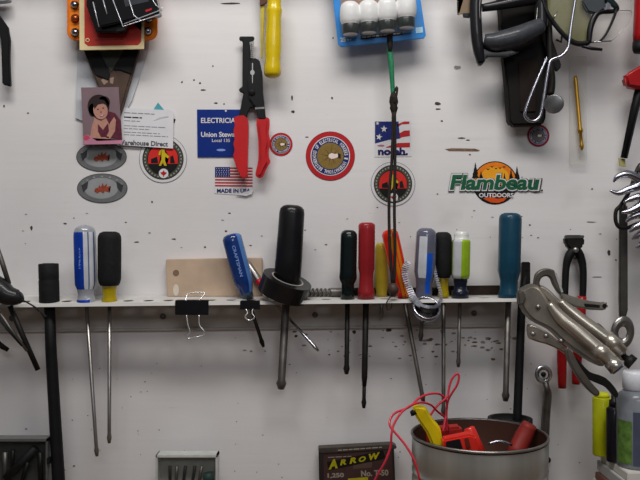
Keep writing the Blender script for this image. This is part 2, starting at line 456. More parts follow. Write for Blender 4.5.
# tilted translucent blue screwdriver
BLT = mat('deep_blue_acetate', '1c3c78', .15, trans=.15, coat=.7, var=.15)
def f_bt(a, t):
    if t > .86: return mat('smoky_plastic', '3d4a5a', .2, coat=.5)
    if 30 < a < 60: return mat('pale_blue_acetate', '4f74a8', .15, coat=.7)
    return None
o = driver('screwdriver', 'translucent blue handled screwdriver leaning left, in front of the tan block', 'screwdriver',
       (231, 234, .036), (248, 299, .036), (263.5, 347, .030), [(0, 5), (.02, 8), (.06, 9.8), (.12, 10.3), (.6, 10.2), (.74, 10), (.82, 8), (.9, 6.5), (1, 6.2)], BLT, 1.8, DARKST,
       flute=.06, matf=f_bt, n=48, group='screwdrivers in the rack')
vertical_text('CRAFTSMAN', 237.5, 261, 3.2, 32, .0508, mat('pale_lettering', '7890c4', .5), .02, math.radians(75)).build('lettering', o.children[0])

# small red and silver pocket screwdriver
def f_rs(a, t): return mat('red_band', 'b0202c', .3, coat=.5) if .52 < t < .8 and a > -50 else None
o = driver('pocket_screwdriver', 'thin silver pocket screwdriver with red band leaning beside black tape roll', 'screwdriver',
       (246, 262, .014), (270, 297.5, .022), (318.5, 351, .05), [(0, 3), (.04, 4), (.5, 4.2), (.82, 4.2), (.9, 3), (1, 2.2)], STEEL, 1.5, CHROME, matf=f_rs, n=24, group='screwdrivers in the rack')

# big black screwdriver in tape roll
o = driver('screwdriver', 'largest black handled screwdriver standing up through the tape roll', 'screwdriver',
       (292.5, 205, .044), (286.5, 294, .044), (281, 389, .036), [(0, 6), (.015, 9.5), (.045, 12), (.09, 13), (.3, 13.2), (.62, 13.8), (.8, 13.4), (.85, 11.5), (1, 10)], BLACK, 3.9, DSTEEL,
       flute=.03, nf=8, n=64, group='screwdrivers in the rack')
# tape roll
def tape_roll():
    o = thing('tape_roll', 'roll of black electrical tape lying tilted on the rack around the big black screwdriver', 'tape', (285, 290, .046))
    c = P(284.8, 286.8, .048); ax = Vector((.33, -.24, .91)).normalized(); hh = 8.4 * S; k = K(.048)
    def ring(ro, ri, h0, h1, m, name):
        b = MB(); bm = bmesh.new(); u, v = frame_from(ax); n = 48; R = []
        for r, h in ((ro, h0), (ro, h1), (ri, h1), (ri, h0)):
            R.append([bm.verts.new(c + ax*h + (u*math.cos(2*PI*j/n) + v*math.sin(2*PI*j/n)) * r) for j in range(n)])
        for a in range(4):
            A, B = R[a], R[(a+1) % 4]
            for j in range(n): bm.faces.new((A[j], A[(j+1) % n], B[(j+1) % n], B[j]))
        b.merge(bm, m, False); return b.build(name, o)
    ring(25.2*k, 16.6*k, -hh, hh, mat('tape_vinyl', '201e20', .32, coat=.4, var=.15), 'tape')
    ring(16.6*k, 15*k, -hh*1.02, hh*1.04, mat('tape_core_card', '8d8a86', .6), 'core')
tape_roll()

# black/green screwdriver
GRNBLK = mat('green_black_plastic', '141f20', .25, coat=.5, var=.2)
driver('screwdriver', 'small glossy dark green-black screwdriver just left of the red one', 'screwdriver',
       (349, 230, HD), (347.5, 299.5, HD), (346.5, 374, HD - .004), [(0, 4), (.02, 6.5), (.06, 8.2), (.12, 8.6), (.6, 8.8), (.68, 9.2), (.72, 8.6), (.77, 6.6), (.9, 6.2), (1, 7.2)], GRNBLK, 2.4, DARKST,
       flute=.05, nf=8, n=64, group='screwdrivers in the rack')
# red screwdriver
REDH = mat('dull_red_handle', '8a262b', .35, coat=.3, var=.1)
o = driver('screwdriver', 'plain dull red handled screwdriver with dark two-step shank', 'screwdriver',
       (366.8, 222.5, HD), (366, 298.8, HD), (364.3, 386, HD - .004), [(0, 5), (.015, 7.4), (.04, 8.4), (.1, 8.7), (.6, 8.6), (.66, 7.4), (.72, 7.2), (.86, 7.6), (.9, 8.4), (1, 8.6)], REDH, 3.0, DARKST,
       flute=.05, nf=6, n=48, group='screwdrivers in the rack', tipb=False)
b = MB(); shank(b, (364.4, 378, HD - .004), (363.8, 408, HD - .005), 1.9, DARKST); b.build('blade_tip', o)

# yellow translucent behind
YT = mat('faded_yellow_acetate', 'b9a637', .3, trans=.2, var=.1)
driver('screwdriver', 'faded yellow screwdriver handle standing behind between the red and orange ones', 'screwdriver',
       (381.5, 243, .016), (381.5, 297.5, .016), (381.5, 318, .016), [(0, 4.5), (.05, 6), (.12, 6.6), (.8, 6.6), (.9, 5.5), (1, 6)], YT, 1.6, n=24, group='screwdrivers in the rack')
# orange/red tilted
ORH = mat('orange_red_acetate', 'c8321c', .18, coat=.7, var=.12)
def f_or(a, t):
    if 18 < a < 42: return mat('amber_stripe', 'c97a1a', .2, coat=.6)
    if -8 < a < 12: return mat('amber_stripe', 'c97a1a', .2, coat=.6)
    if t > .9: return mat('red_collar', 'b5222a', .3)
    return None
driver('screwdriver', 'orange and red striped screwdriver leaning left behind the hanging dark cords', 'screwdriver',
       (389, 229.5, .036), (404, 297.5, .036), (423.5, 402, .03), [(0, 4), (.02, 6.6), (.06, 8.3), (.12, 8.8), (.5, 8.8), (.75, 8.4), (.84, 6.8), (.92, 6.4), (1, 6.6)], ORH, 2.1, DSTEEL,
       flute=.06, matf=f_or, n=48, group='screwdrivers in the rack')
# grey clear w blue
SMOKE = mat('smoky_acetate', '6a6c7c', .12, trans=.3, coat=.7, var=.15)
def f_gb(a, t):
    if 8 < a < 48 and .25 < t < .95: return mat('bright_blue_stripe', '1d55b4', .2, coat=.6)
    if -40 < a < 8 and .16 < t < .72: return mat('pale_plastic', 'b5b8be', .2, coat=.5)
    return None
driver('screwdriver', 'smoky clear screwdriver with bright blue stripe, ringed by the chrome linked band', 'screwdriver',
       (426.5, 228, HD), (423.5, 299, HD), (420.5, 341, HD - .002), [(0, 5), (.02, 7.6), (.06, 9.8), (.12, 10.6), (.35, 11), (.62, 11.2), (.7, 9.6), (.8, 8), (.92, 8.4), (1, 8.4)], SMOKE, 2.0, DSTEEL,
       flute=.06, matf=f_gb, n=48, group='screwdrivers in the rack')
# black yellow
driver('screwdriver', 'black gripped screwdriver with olive yellow base behind the chrome linked band', 'screwdriver',
       (442.5, 232, .034), (443.5, 298.5, .034), (443.5, 416, .030), [(0, 4.5), (.02, 7), (.05, 8.6), (.1, 9.2), (.4, 9.4), (.6, 9), (.66, 7.6), (.69, 6.6), (.7, 5.4), (.86, 5), (.94, 5.8), (1, 6)], RUBBER, 2.0, DSTEEL,
       matf=lambda a, t: YELH if t > .69 else None, group='screwdrivers in the rack')
# green/clear
def f_gr(a, t):
    if t < .12: return mat('frosted_plastic', 'c2c3c0', .35, coat=.3)
    if t > .7: return mat('navy_collar', '1c2438', .35, coat=.4)
    if -58 < a < 0: return mat('pale_grey_plastic', 'b0b2b6', .25, coat=.5)
    return None
driver('screwdriver', 'short lime green and clear screwdriver with dark navy collar', 'screwdriver',
       (461.5, 231.5, HD), (460, 298.3, HD), (458.3, 367, HD - .003), [(0, 5), (.02, 6.6), (.06, 7.2), (.12, 7.4), (.13, 9), (.16, 9.4), (.64, 9.4), (.7, 8.6), (.71, 7), (.74, 7.2), (.8, 6.2), (.87, 6.4), (.89, 8.4), (1, 8.6)],
       mat('lime_acetate', '94b22a', .15, coat=.7, trans=.15), 1.8, DSTEEL, flute=.05, matf=f_gr, n=48, group='screwdrivers in the rack')
# teal large
driver('screwdriver', 'tall teal blue handled screwdriver at the right end of the rack', 'screwdriver',
       (510.5, 213, HD), (508.5, 298, HD), (505.5, 401, HD - .004), [(0, 6), (.012, 8.6), (.035, 10.6), (.07, 11.2), (.5, 11.2), (.68, 11.4), (.74, 10), (.8, 8.6), (.9, 8.8), (.95, 10.4), (1, 10.4)],
       mat('teal_handle', '1a4256', .35, coat=.25, var=.12), 3.0, DSTEEL, flute=.04, nf=8, n=64, group='screwdrivers in the rack')

# ------------------------------------------------------------------ chrome linked band with cup
def link_band():
    o = thing('linked_metal_band', 'chrome linked metal band with round cup hooked over the smoky screwdriver handle', 'metal band', (426, 310, .06))
    LK = mat('link_steel', '76767c', .3, .95, var=.35, scale=300)
    b = MB(); pts = []
    path = [(408, 262, .05), (404.5, 272, .056), (408, 285, .060), (413, 297, .068), (419, 304, .072), (428, 307, .074), (437, 306, .072), (441, 297, .066), (438, 283, .060), (434.5, 270, .055), (433.5, 262, .05)]
    W = [P(*p) for p in path]; out = []
    for i in range(len(W)-1):
        g = lambda j: W[max(0, min(len(W)-1, j))]
        p0, p1, p2, p3 = g(i-1), g(i), g(i+1), g(i+2)
        for q in range(6):
            t = q/6; out.append(.5 * ((2*p1) + (p2-p0)*t + (2*p0-5*p1+4*p2-p3)*t*t + (3*p1-p0-3*p2+p3)*t**3))
    for i in range(len(out)-1):
        T = (out[i+1] - out[i-1] if i else out[1] - out[0]).normalized(); y = Vector((0, -1, .35)).normalized(); x = T.cross(y).normalized(); y = x.cross(T)
        rot = Matrix((x, T, y)).transposed()
        wd = 6.5*S if i < 26 else 3.6*S
        b.box(out[i], (wd, 1.25*S, 2.0*S), LK, rot, .0006)
    b.build('links', o)
    c = MB(); ctr = P(426.5, 309, .07); ax = Vector((.10, -.74, .66)).normalized(); u, v = frame_from(ax); bm = bmesh.new(); n = 36; k = K(.07); R = []
    for r, h in ((14, 3), (14.6, 0), (13.4, -5), (11.4, -5), (12, 2.6)):
        R.append([bm.verts.new(ctr + ax*h*k + (u*math.cos(2*PI*j/n) + v*math.sin(2*PI*j/n)) * r*k) for j in range(n)])
    for a in range(5):
        for j in range(n): bm.faces.new((R[a][j], R[a][(j+1) % n], R[(a+1) % 5][(j+1) % n], R[(a+1) % 5][j]))
    c.merge(bm, CHROME, True); c.build('cup', o)
    w = MB(); w.lathew(ctr - ax*5.4*k, ctr - ax*4*k, [(0, 12.4*k), (1, 12.4*k)], DARKST, 28); w.build('cup_floor', o)
link_band()

# ------------------------------------------------------------------ things lying at the back of the rack
def rack_pt(px, dz, d): # point lying dz px above the rack surface
    x = P(px, 0, d).x; z = shelf_z(320 + x / K(SHD), d) + dz*S
    return Vector((x, -d, z))
def drill_bit(px0, px1, d, r, label):
    o = thing('drill_bit', label, 'drill bit', (px0, 296, d), 'drill bits lying on the rack'); o.location = rack_pt(px0, r, d)
    bm = bmesh.new(); A, B = rack_pt(px0, r, d), rack_pt(px1, r, d); n = 12; steps = 48; R = []
    ax = B - A; u, v = frame_from(ax)
    for i in range(steps + 1):
        t = i/steps; tw = t * 9 * PI if t < .7 else .7*9*PI; rr = []
        for j in range(n):
            th = 2*PI*j/n; f = 1 - (.45 * (abs(math.cos(th)) ** 3) if t < .7 else 0); f *= (.3 + t*20) if t < .035 else 1
            rr.append(bm.verts.new(A + ax*t + (u*math.cos(th + tw) + v*math.sin(th + tw)) * r*S*f))
        R.append(rr)
    for i in range(steps):
        for j in range(n): bm.faces.new((R[i][j], R[i][(j+1) % n], R[i+1][(j+1) % n], R[i+1][j]))
    bm.faces.new(R[0]); bm.faces.new(R[-1]); b = MB(); b.merge(bm, DSTEEL, True); b.build('fluted_shaft', o)
drill_bit(305, 342, .020, 4.4, 'thick twist drill bit lying on the rack right of the tape roll')
drill_bit(302, 336, .006, 3.2, 'thin twist drill bit lying against the board behind the thick one')
b = MB(); b.tubew([rack_pt(340, 4.2, .0085), rack_pt(442, 4.2, .0085)], [4*S, 4*S], DARKST, 10); o = b.build('steel_rod')
tag(o, 'dark steel rod lying along the back of the rack behind red and orange screwdrivers', 'rod')
b = MB(); 
A, B = rack_pt(446, 5, .008), rack_pt(500, 5, .008)
b.box((A + B)/2, ((B-A).length, 4*S, 9*S), mat('rusty_bar', '3a2c26', .7, .2, var=.3, scale=80), Matrix.Rotation(math.atan2(-(B-A).z, (B-A).x), 3, 'Y'), .0008); o = b.build('flat_bar')
tag(o, 'dark brown flat bar standing on edge at back of rack left of teal screwdriver', 'metal bar')

# tan block
TAN = mat('tan_board', 'b39f8c', .8, var=.14, scale=30, bump=.2)
b = MB(); b.plate([(165.5, 259.5), (238, 258), (262, 258), (262, 296.5), (167, 297)], .014, 9, TAN, .8)
b.disc(176, 273, 3.2, 3.2, .01435, mat('tan_stain', '7c6658', .8), 12); b.disc(176, 290, 3, 6, .0143, mat('pale_stain', 'c6bcb0', .8), 12)
tag(b.build('tan_block'), 'flat rough tan board propped on the rack behind the binder clips', 'board')

# binder clips
def binder_clip(x0, x1, y0, y1, d, label, wire):
    o = thing('binder_clip', label, 'binder clip', ((x0+x1)/2, y1, d), 'binder clips on the rack edge')
    b = MB(); b.plate([(x0, y0), (x1, y0), (x1, y1), (x0, y1)], d, 1, BLACK, .3)
    # spine across the edge and rear leaf
    k = K(d)
    b.plate([(x0 + .6, y0 - .2), (x1 - .6, y0 - .2), (x1 - .6, y0 + 2.2), (x0 + .6, y0 + 2.2)], d - .0012, 7, BLACK, .3); b.build('clamp', o)
    for pts in wire:
        w = MB(); w.tube(pts, .62, mat('bright_wire', 'cfd0d0', .25, .8), 8, smooth_path=5); w.build('wire_handle', o)
d = SHD + .006
binder_clip(175, 208.5, 300.3, 315, d, 'larger black binder clip with wire loops clipped to the rack edge',
   [[(186, 301, d), (186.5, 296, d-.004), (190, 293, d-.006), (203, 292.4, d-.006), (204.5, 294, d-.005), (199, 300.5, d)],
    [(186.5, 315, d+.001), (188, 325, d+.003), (190, 332, d+.004), (187, 336, d+.004), (189, 338.6, d+.004), (196, 337, d+.004), (203, 335.5, d+.004), (204, 331, d+.004), (199.5, 325, d+.003), (199, 315, d+.001)]])
binder_clip(240, 260, 301, 309.4, d, 'small black binder clip on the rack edge beside the blue screwdriver',
   [[(246, 309, d+.001), (247.5, 313, d+.003), (245, 317, d+.004), (248.5, 320, d+.004), (252, 319.5, d+.004), (254.5, 317, d+.004), (252, 313, d+.003), (253, 309, d+.001)]])

# ------------------------------------------------------------------ stickers
E = .0006; DL = .00022
def sticker(name, label, cat='sticker'):
    return MB()
# ovals
OV = mat('brushed_grey_sticker', '77787a', .35, .3, var=.15, scale=80); OVD = mat('dark_grey_print', '3d3f42', .5); OVL = mat('mid_grey_print', '8d8f90', .4, var=.1); RUST = mat('rust_print', '8c4430', .5, var=.3, scale=300)
def oval(cx, cy, label):
    b = MB(); b.disc(cx, cy, 25.3, 14.9, E, OVD); b.disc(cx, cy, 24.6, 14.2, E+DL, OV); b.disc(cx-1, cy, 17, 10.5, E+2*DL, OVL)
    for s in (-1, 1):
        b.flat(rotpts([(cx+s*14, cy-7), (cx+s*21, cy-3), (cx+s*19, cy+4), (cx+s*15, cy)], cx, cy, 0), E+3*DL, OVD)
    for i in range(7):
        a = math.radians(200 + i*23); b.disc(cx + 20.5*math.cos(a), cy + 11.8*math.sin(a), 1.2, .9, E+3*DL, OVL, 8)
    o = b.build('oval_sticker'); tag(o, label, 'sticker', 'grey oval stickers')
    e = MB(); e.flat([(cx-8, cy+3), (cx-7, cy), (cx-4, cy-.5), (cx-3, cy-3.5), (cx-1.5, cy-1), (cx+.5, cy-5.5), (cx+1.5, cy-2), (cx+5, cy-5), (cx+4, cy-1.5), (cx+8.5, cy-2.5), (cx+6, cy+1), (cx+7.5, cy+4), (cx+2.5, cy+2.6), (cx+1, cy+5), (cx-2, cy+3), (cx-5, cy+5)], E+4*DL, RUST); e.build('emblem', o)
oval(101.5, 156.8, 'upper grey oval sticker with rusty emblem, just below the child photo')
oval(102.3, 188.3, 'lower grey oval sticker with rusty emblem, directly above the blue and clear screwdriver')

# trade union round sticker with red centre
OLIVE = mat('olive_grey_print', '4a4c44', .5, var=.2, scale=400); REDC = mat('scarlet_print', 'c0302a', .45); YELP = mat('yellow_print', 'b8a428', .45)
def red_centre(cx, cy, r, label):
    b = MB(); b.disc(cx, cy, r, r, E, GREYINK, 48); b.disc(cx, cy, r-.6, r-.6, E+DL, WHITE, 48); b.disc(cx, cy, r*.86, r*.86, E+2*DL, INK, 48); b.disc(cx, cy, r*.83, r*.83, E+3*DL, OLIVE, 48)
    for i in range(34):
        a = 2*PI*i/34; b.disc(cx + r*.755*math.cos(a), cy + r*.755*math.sin(a), .75, .9, E+4*DL, mat('pale_olive_print', '96968a', .5), 6)
    b.disc(cx, cy, r*.66, r*.66, E+5*DL, INK, 40)
    b.flat(ell(cx, cy - 1, r*.62, r*.56, 20, 0, PI, 2*PI, True) + [(cx + r*.62, cy + r*.2), (cx - r*.62, cy + r*.2)], E+6*DL, REDC)
    b.flat([(cx-r*.5, cy), (cx-r*.25, cy-r*.1), (cx-r*.2, cy+r*.17), (cx-r*.5, cy+r*.17)], E+7*DL, INK)
    b.flat([(cx+r*.3, cy-r*.1), (cx+r*.42, cy-r*.15), (cx+r*.5, cy+r*.17), (cx+r*.3, cy+r*.17)], E+7*DL, INK)
    o = b.build('round_sticker'); tag(o, label, 'sticker')
    e = MB(); e.flat([(cx+(x-0)*r*.8, cy+y*r) for x, y in ((-.2,-.3),(-.08,-.42),(.08,-.42),(.1,-.28),(.32,-.1),(.26,-.02),(.12,-.1),(.1,.05),(.2,.28),(.06,.28),(0,.12),(-.1,.28),(-.22,.28),(-.08,.02),(-.08,-.12),(-.24,-.18))], E+8*DL, YELP); e.build('figure_print', o)
    e = MB(); e.disc(cx+.6, cy + r*.6, r*.2, r*.2, E+7*DL, WHITE, 24)
    lx, ly, q = cx+.6, cy + r*.6, r*.14
    e.flat([(lx, ly-q), (lx+q*.35, ly-q*.4), (lx+q, ly-q*.3), (lx+q*.7, ly+q*.2), (lx+q*.2, ly+q*.5), (lx+q*.12, ly+q), (lx-q*.12, ly+q), (lx-q*.2, ly+q*.5), (lx-q*.7, ly+q*.2), (lx-q, ly-q*.3), (lx-q*.35, ly-q*.4)], E+8*DL, RED)
    e.build('leaf_emblem', o)
red_centre(163, 159, 24, 'white-rimmed black round sticker with red centre, tucked behind the white card')
red_centre(393, 184, 22.3, 'white-rimmed black round sticker with red centre, behind the two hanging cords')

# electrical workers round stickers
GOLD = mat('bronze_print', '7e6837', .5, var=.15, scale=300)
def union_seal(cx, cy, r, label, full=True, rot=0, rim=RED, gold=GOLD):
    b = MB(); b.disc(cx, cy, r, r, E, mat('deep_red_edge', '7c1a20', .5), 56); b.disc(cx, cy, r*.985, r*.985, E+DL, rim, 56); b.disc(cx, cy, r*.80, r*.80, E+2*DL, WHITE, 56)
    b.disc(cx, cy, r*.765, r*.765, E+3*DL, NAVY, 56); b.disc(cx, cy, r*.54, r*.54, E+4*DL, gold, 48)
    o = b.build('round_sticker'); tag(o, label, 'sticker')
    t = MB()
    t.ringtext('INTERNATIONAL BROTHERHOOD OF ELECTRICAL WORKERS - ', cx, cy, r*.65, r*.15, E+5*DL, WHITE, 110, 470, .03)
    t.build('lettering', o)
    e = MB()
    for a in range(0, 360, 45):
        a = math.radians(a + 10); e.flat([(cx + .4*math.cos(a+1.57), cy + .4*math.sin(a+1.57)), (cx + r*.42*math.cos(a), cy + r*.42*math.sin(a)), (cx + .4*math.cos(a-1.57), cy + .4*math.sin(a-1.57))], E+5*DL, mat('dark_bronze_print', '4a3d22', .5))
    sk = mat('pale_fist_print', 'd8c4c0', .5)
    e.flat([(cx-r*.06, cy-r*.06), (cx+r*.05, cy-r*.12), (cx+r*.2, cy-r*.08), (cx+r*.3, cy-r*.1), (cx+r*.32, cy+r*.04), (cx+r*.18, cy+r*.1), (cx+r*.04, cy+r*.12), (cx-r*.07, cy+r*.05)], E+6*DL, sk)
    e.flat([(cx+r*.3, cy-r*.12), (cx+r*.42, cy-r*.08), (cx+r*.42, cy+r*.1), (cx+r*.32, cy+r*.06)], E+7*DL, INK)
    e.build('fist_emblem', o)
union_seal(330.3, 156, 24.6, 'largest round red-rimmed seal sticker, with bronze centre and pale fist')
union_seal(281, 144.3, 11.6, 'small red-rimmed seal sticker just right of the red plier handles')
union_seal(538.3, 135.6, 11.2, 'small crimson-rimmed seal sticker below the dark leather sheath', rim=mat('crimson_rim', '8e2440', .45), gold=mat('purple_grey_print', '6c6a6c', .5))

# ELECTRICIAN sign
b = MB(); b.plate([(197, 109.5), (244, 109.5), (244.5, 157), (197.5, 157)], .0016, .8, mat('blue_plastic_sign', '0f2f78', .35, var=.05))
o = b.build('blue_sign'); tag(o, 'blue union steward sign partly hidden by the red handled wire stripper', 'sign')
t = MB(); tx = WHITE
t.text('ELECTRICIAN', 201, 117.8, 240, 123, .0019, tx, .02); t.text('Union Steward', 201, 131.8, 240.5, 137, .0019, tx, .025); t.text('Local 135', 212, 138.8, 230, 142, .0019, tx, .01)
t.disc(221, 150, 4.5, 1.2, .0018, mat('pale_blue_logo', '7d95c8', .5), 16); t.build('lettering', o)
t = MB(); t.disc(225.8, 110.8, 1, 1, .0019, WHITE, 10); t.build('pin', o)

# flag sticker MADE IN USA
def flag_sticker():
    b = MB(); b.flat([(214, 166), (253, 166.5), (253.5, 192), (247, 195.3), (238, 195), (214.5, 193.5)], E, WHITE)
    for i in range(7):
        y = 167.2 + i * 2.95
        b.flat([(215, y), (252.6, y + .4), (252.6, y + 1.9), (215, y + 1.5)], E+DL, RED)
    b.flat([(215, 167), (230, 167), (230, 177.2), (215, 177)], E+2*DL, NAVY)
    for r in range(5):
        for c in range(6):
            b.disc(216.6 + c*2.35 + (r % 2)*.5, 168.4 + r*1.9, .45, .45, E+3*DL, WHITE, 5)
    o = b.build('flag_sticker'); tag(o, 'striped flag sticker reading made in usa below the blue sign', 'sticker')
    t = MB(); t.text('MADE IN USA', 217, 188.6, 250.5, 192.6, E+3*DL, NAVY, .03); t.build('lettering', o)
    c = MB(); c.plate([(236, 194.5), (253.3, 189.5), (252, 194), (246, 196)], .003, .4, PAPER); c.build('curled_corner', o)
flag_sticker()

# noleh sticker
def star(b, cx, cy, r, d, m, rot=0):
    p = []
    for i in range(10):
        a = -PI/2 + rot + i*PI/5; q = r if i % 2 == 0 else r*.42; p.append((cx + q*math.cos(a), cy + q*math.sin(a)))
    b.flat(p, d, m)
b = MB(); b.flat([(374, 120.5), (411, 120.5), (411.5, 156.5), (374.5, 157)], E, WHITE)
b.flat([(375, 121.5), (398.5, 121.5), (400, 138.5), (388, 140), (375, 143.5)], E+DL, NAVY)
b.flat([(397, 124.5), (404, 121.5), (409.5, 121.5), (409.3, 124), (402, 124.3), (397.6, 127)], E+DL, RED)
b.flat([(399, 133.5), (404, 130.6), (409.8, 130.3), (410, 136), (402, 137.2), (400, 138.4)], E+DL, RED)
b.flat([(386, 147), (398, 143), (410, 142.6), (410, 147.3), (386, 147.6)], E+DL, RED)
star(b, 384, 129, 3.6, E+2*DL, WHITE); star(b, 379, 137, 3.4, E+2*DL, WHITE, .2); star(b, 377.5, 123.3, 2, E+2*DL, WHITE, .2)
b.disc(381, 145.6, 3.6, 1, E+DL, mat('pale_red_logo', 'a06a80', .5), 14)
o = b.build('flag_sticker'); tag(o, 'stars and stripes sticker reading noleh, crossed by the hanging dark cords', 'sticker')
t = MB(); 
t.text('noleh.', 378, 147.6, 408, 155, E+3*DL, mat('indigo_print', '1c1c5c', .5), .045)
for x0, x1 in ((378, 385.5), (396.5, 400.5), (401.2, 406)):   # slab feet of the letters
    t.flat([(x0, 154.2), (x1, 154.2), (x1, 155.1), (x0, 155.1)], E+3*DL, MATS['indigo_print']) if x0 > 396 else None
t.build('lettering', o)

# Flambeau decal
def flambeau():
    b = MB(); cx, cy = 495, 182.8; GR = mat('forest_green_print', '1d5c41', .45); OR = mat('orange_print', 'd0791c', .45); DO = mat('deep_orange_print', 'c4521a', .45)
    b.disc(cx, cy, 22.4, 21.6, E, INK, 48); b.disc(cx, cy-.2, 21.2, 20.4, E+DL, OR, 48)
    b.disc(cx, cy - 6, 14, 10, E+2*DL, mat('amber_print', 'dc9a24', .45), 32)
    b.flat(ell(cx, cy, 21.2, 20.6, 20, 0, .1, PI-.1, True), E+3*DL, INK)
    b.flat([(483, 198.5), (490, 197), (498, 198.8), (507, 197.5), (504, 201), (498, 203), (491, 202.5)], E+4*DL, DO)
    b.flat([(489, 195.6), (500, 195.4), (506, 196.2), (496, 197)], E+4*DL, DO)
    def tree(x, y0, y1, w):
        p = [(x, y0)]; n = 4
        for i in range(n):
            t = (i+1)/n; p += [(x + w*t, y0 + (y1-y0)*t), (x + w*t*.6, y0 + (y1-y0)*t)]
        q = [(2*x - a, c) for a, c in p[1:]]; b.flat(p + list(reversed(q)), E+4*DL, INK)
    for x, y0, y1, w in ((475.4, 162, 178, 3.6), (481, 171, 181, 3), (517, 166, 184, 4), (511, 169, 184, 3.4), (504.5, 172.5, 184, 2.2), (522, 176, 184, 2)): tree(x, y0, y1, w)
    for x, y in ((488, 169), (492, 166.5), (496, 168.2), (500, 167.8), (504, 166.6)):
        b.flat([(x-2, y-.8), (x, y), (x+2, y-.8), (x, y+1)], E+4*DL, INK)
    # white outlined green name
    o = b.build('logo_sticker'); tag(o, 'orange sunset logo sticker reading Flambeau Outdoors in green', 'sticker')
    sk = .22
    w = MB()
    w.text('Flambeau', 448.0, 173.0, 542.6, 192.6, E+5*DL, INK, .075, shear=.16)
    w.text('Flambeau', 448.4, 173.4, 541.4, 191.6, E+5.6*DL, WHITE, .065, shear=.16)
    w.text('Flambeau', 449.8, 174.8, 539.6, 190.0, E+6.6*DL, GR, .036, shear=.16)
    w.disc(542, 190.5, 1, 1, E+6.6*DL, INK, 10)
    w.text('OUTDOORS', 479, 193, 513.5, 197.4, E+6*DL, WHITE, .03); w.build('lettering', o)
flambeau()

# business card, teal triangle
b = MB(); b.flat([(158, 102.5), (152.5, 111), (165, 111)], E, mat('teal_print', '4f96a0', .5)); b.flat([(172.4, 118.5), (175.6, 119), (174.6, 123), (172.4, 122)], E, INK); b.flat([(150, 109), (170, 109), (170, 135), (150, 135)], E*.8, WHITE)
o = b.build('teal_sticker'); tag(o, 'small teal triangle sticker peeking out above the white business card', 'sticker')
b = MB(); b.plate([(121, 107.5), (173.6, 110.6), (173, 148.5), (120.5, 145)], .0045, .5, PAPER); o = b.build('business_card'); tag(o, 'white business card overlapping the right edge of the child photo', 'card')
t = MB(); 
def dashes(b, x0, x1, y, h, d, m, slope=.05, seg=6):
    x = x0
    while x < x1:
        w = min(x1 - x, random.uniform(seg*.5, seg*1.2)); b.flat([(x, y + (x-x0)*slope), (x+w, y + (x+w-x0)*slope), (x+w, y + (x+w-x0)*slope + h), (x, y + (x-x0)*slope + h)], d, m); x += w + 1
for y, x1, h in ((112.2, 155, .7), (120.2, 140, .6), (125.2, 166, .6), (128, 150, .6), (131.6, 160, .6), (134.2, 168, .6)): dashes(t, 124, x1, y, h, .0048, GREYINK)
dashes(t, 124, 142, 116.4, 1.1, .0048, INK, .05, 7)
t.text('Warehouse Direct', 117.5, 140.6, 168, 145.6, .0048, mat('charcoal_print', '55545a', .5), .03, rot=.04)
t.flat([(153, 121), (160, 117), (168, 116), (169, 117), (161, 118.5)], .0048, mat('faint_grey_print', 'b0b0b4', .5)); t.build('lettering', o)

# printed photo of a child
def kid_photo():
    A = lambda pts: [(81 + x, 87 + y) for x, y in pts]
    b = MB(); b.plate(A([(0, .5), (37.5, 0), (41.5, 57), (2.5, 58)]), .0165, .5, mat('mauve_print', '7a686e', .35, var=.1, scale=30))
    o = b.build('photo_print'); tag(o, 'small colour photo print of a smiling dark-haired child in maroon', 'photo')
    e = MB(); d0 = .0168
    sk = mat('skin_print', 'a87f72', .45, var=.12, scale=200); skd = mat('skin_shadow_print', '85594e', .45); hr = mat('hair_print', '382a2a', .5, var=.2); mr = mat('maroon_print', '5a2838', .5, var=.3, scale=300)
    e.flat(A([(27, 24), (34, 26), (40, 34), (41, 53), (30, 51), (22, 44), (22, 32)]), d0, mr)
    e.disc(81+17.5, 87+19, 11, 11.5, d0+DL, hr, 20)
    e.disc(81+11.5, 87+23, 4, 6.5, d0+DL, hr, 16)
    e.disc(81+23, 87+15, 6, 6, d0+DL, hr, 16)
    e.flat(A([(13, 31), (20, 34), (25, 31), (28, 37), (27, 51), (12, 51), (13, 40)]), d0+2*DL, sk)
    e.flat(A([(9, 50), (11, 38), (14, 31), (17, 34), (16, 46), (28, 50), (27, 54), (9, 54)]), d0+3*DL, sk)
    e.flat(A([(24, 50), (29, 36), (33, 30), (35, 33), (34, 44), (29, 52)]), d0+3*DL, sk)
    e.flat(A([(17, 37), (22, 43), (27, 36), (28, 44), (25, 50), (20, 50), (17, 44)]), d0+4*DL, mr)
    e.disc(81+19.5, 87+23.5, 7.2, 9, d0+4*DL, sk, 20, -.25)
    e.flat(A([(12, 17), (16, 12), (23, 13), (27, 19), (22, 16.5), (17, 17.5), (13.4, 22)]), d0+5*DL, hr)
    for x, y in ((17, 22.3), (22.2, 21)): e.disc(81+x, 87+y, 1, .6, d0+5*DL, hr, 8)
    e.disc(81+20, 87+25, .9, .9, d0+5*DL, skd, 8); e.disc(81+21, 87+28.3, 2.6, 1, d0+5*DL, mat('lip_print', 'a04a4a', .5), 10, -.25); e.disc(81+21, 87+28.2, 1.8, .4, d0+6*DL, WHITE, 10, -.25)
    e.flat(A([(2.5, 49), (7, 47.5), (11, 51), (16, 54), (41, 53), (41.4, 56.8), (2.6, 57.6)]), d0+5*DL, mat('pink_print', 'b07a90', .5, var=.15)); e.flat(A([(2.8, 49), (7, 48), (9, 51), (6, 53), (3, 53)]), d0+6*DL, mat('rose_print', 'b04a5c', .5))
    e.build('child_image', o)
kid_photo()

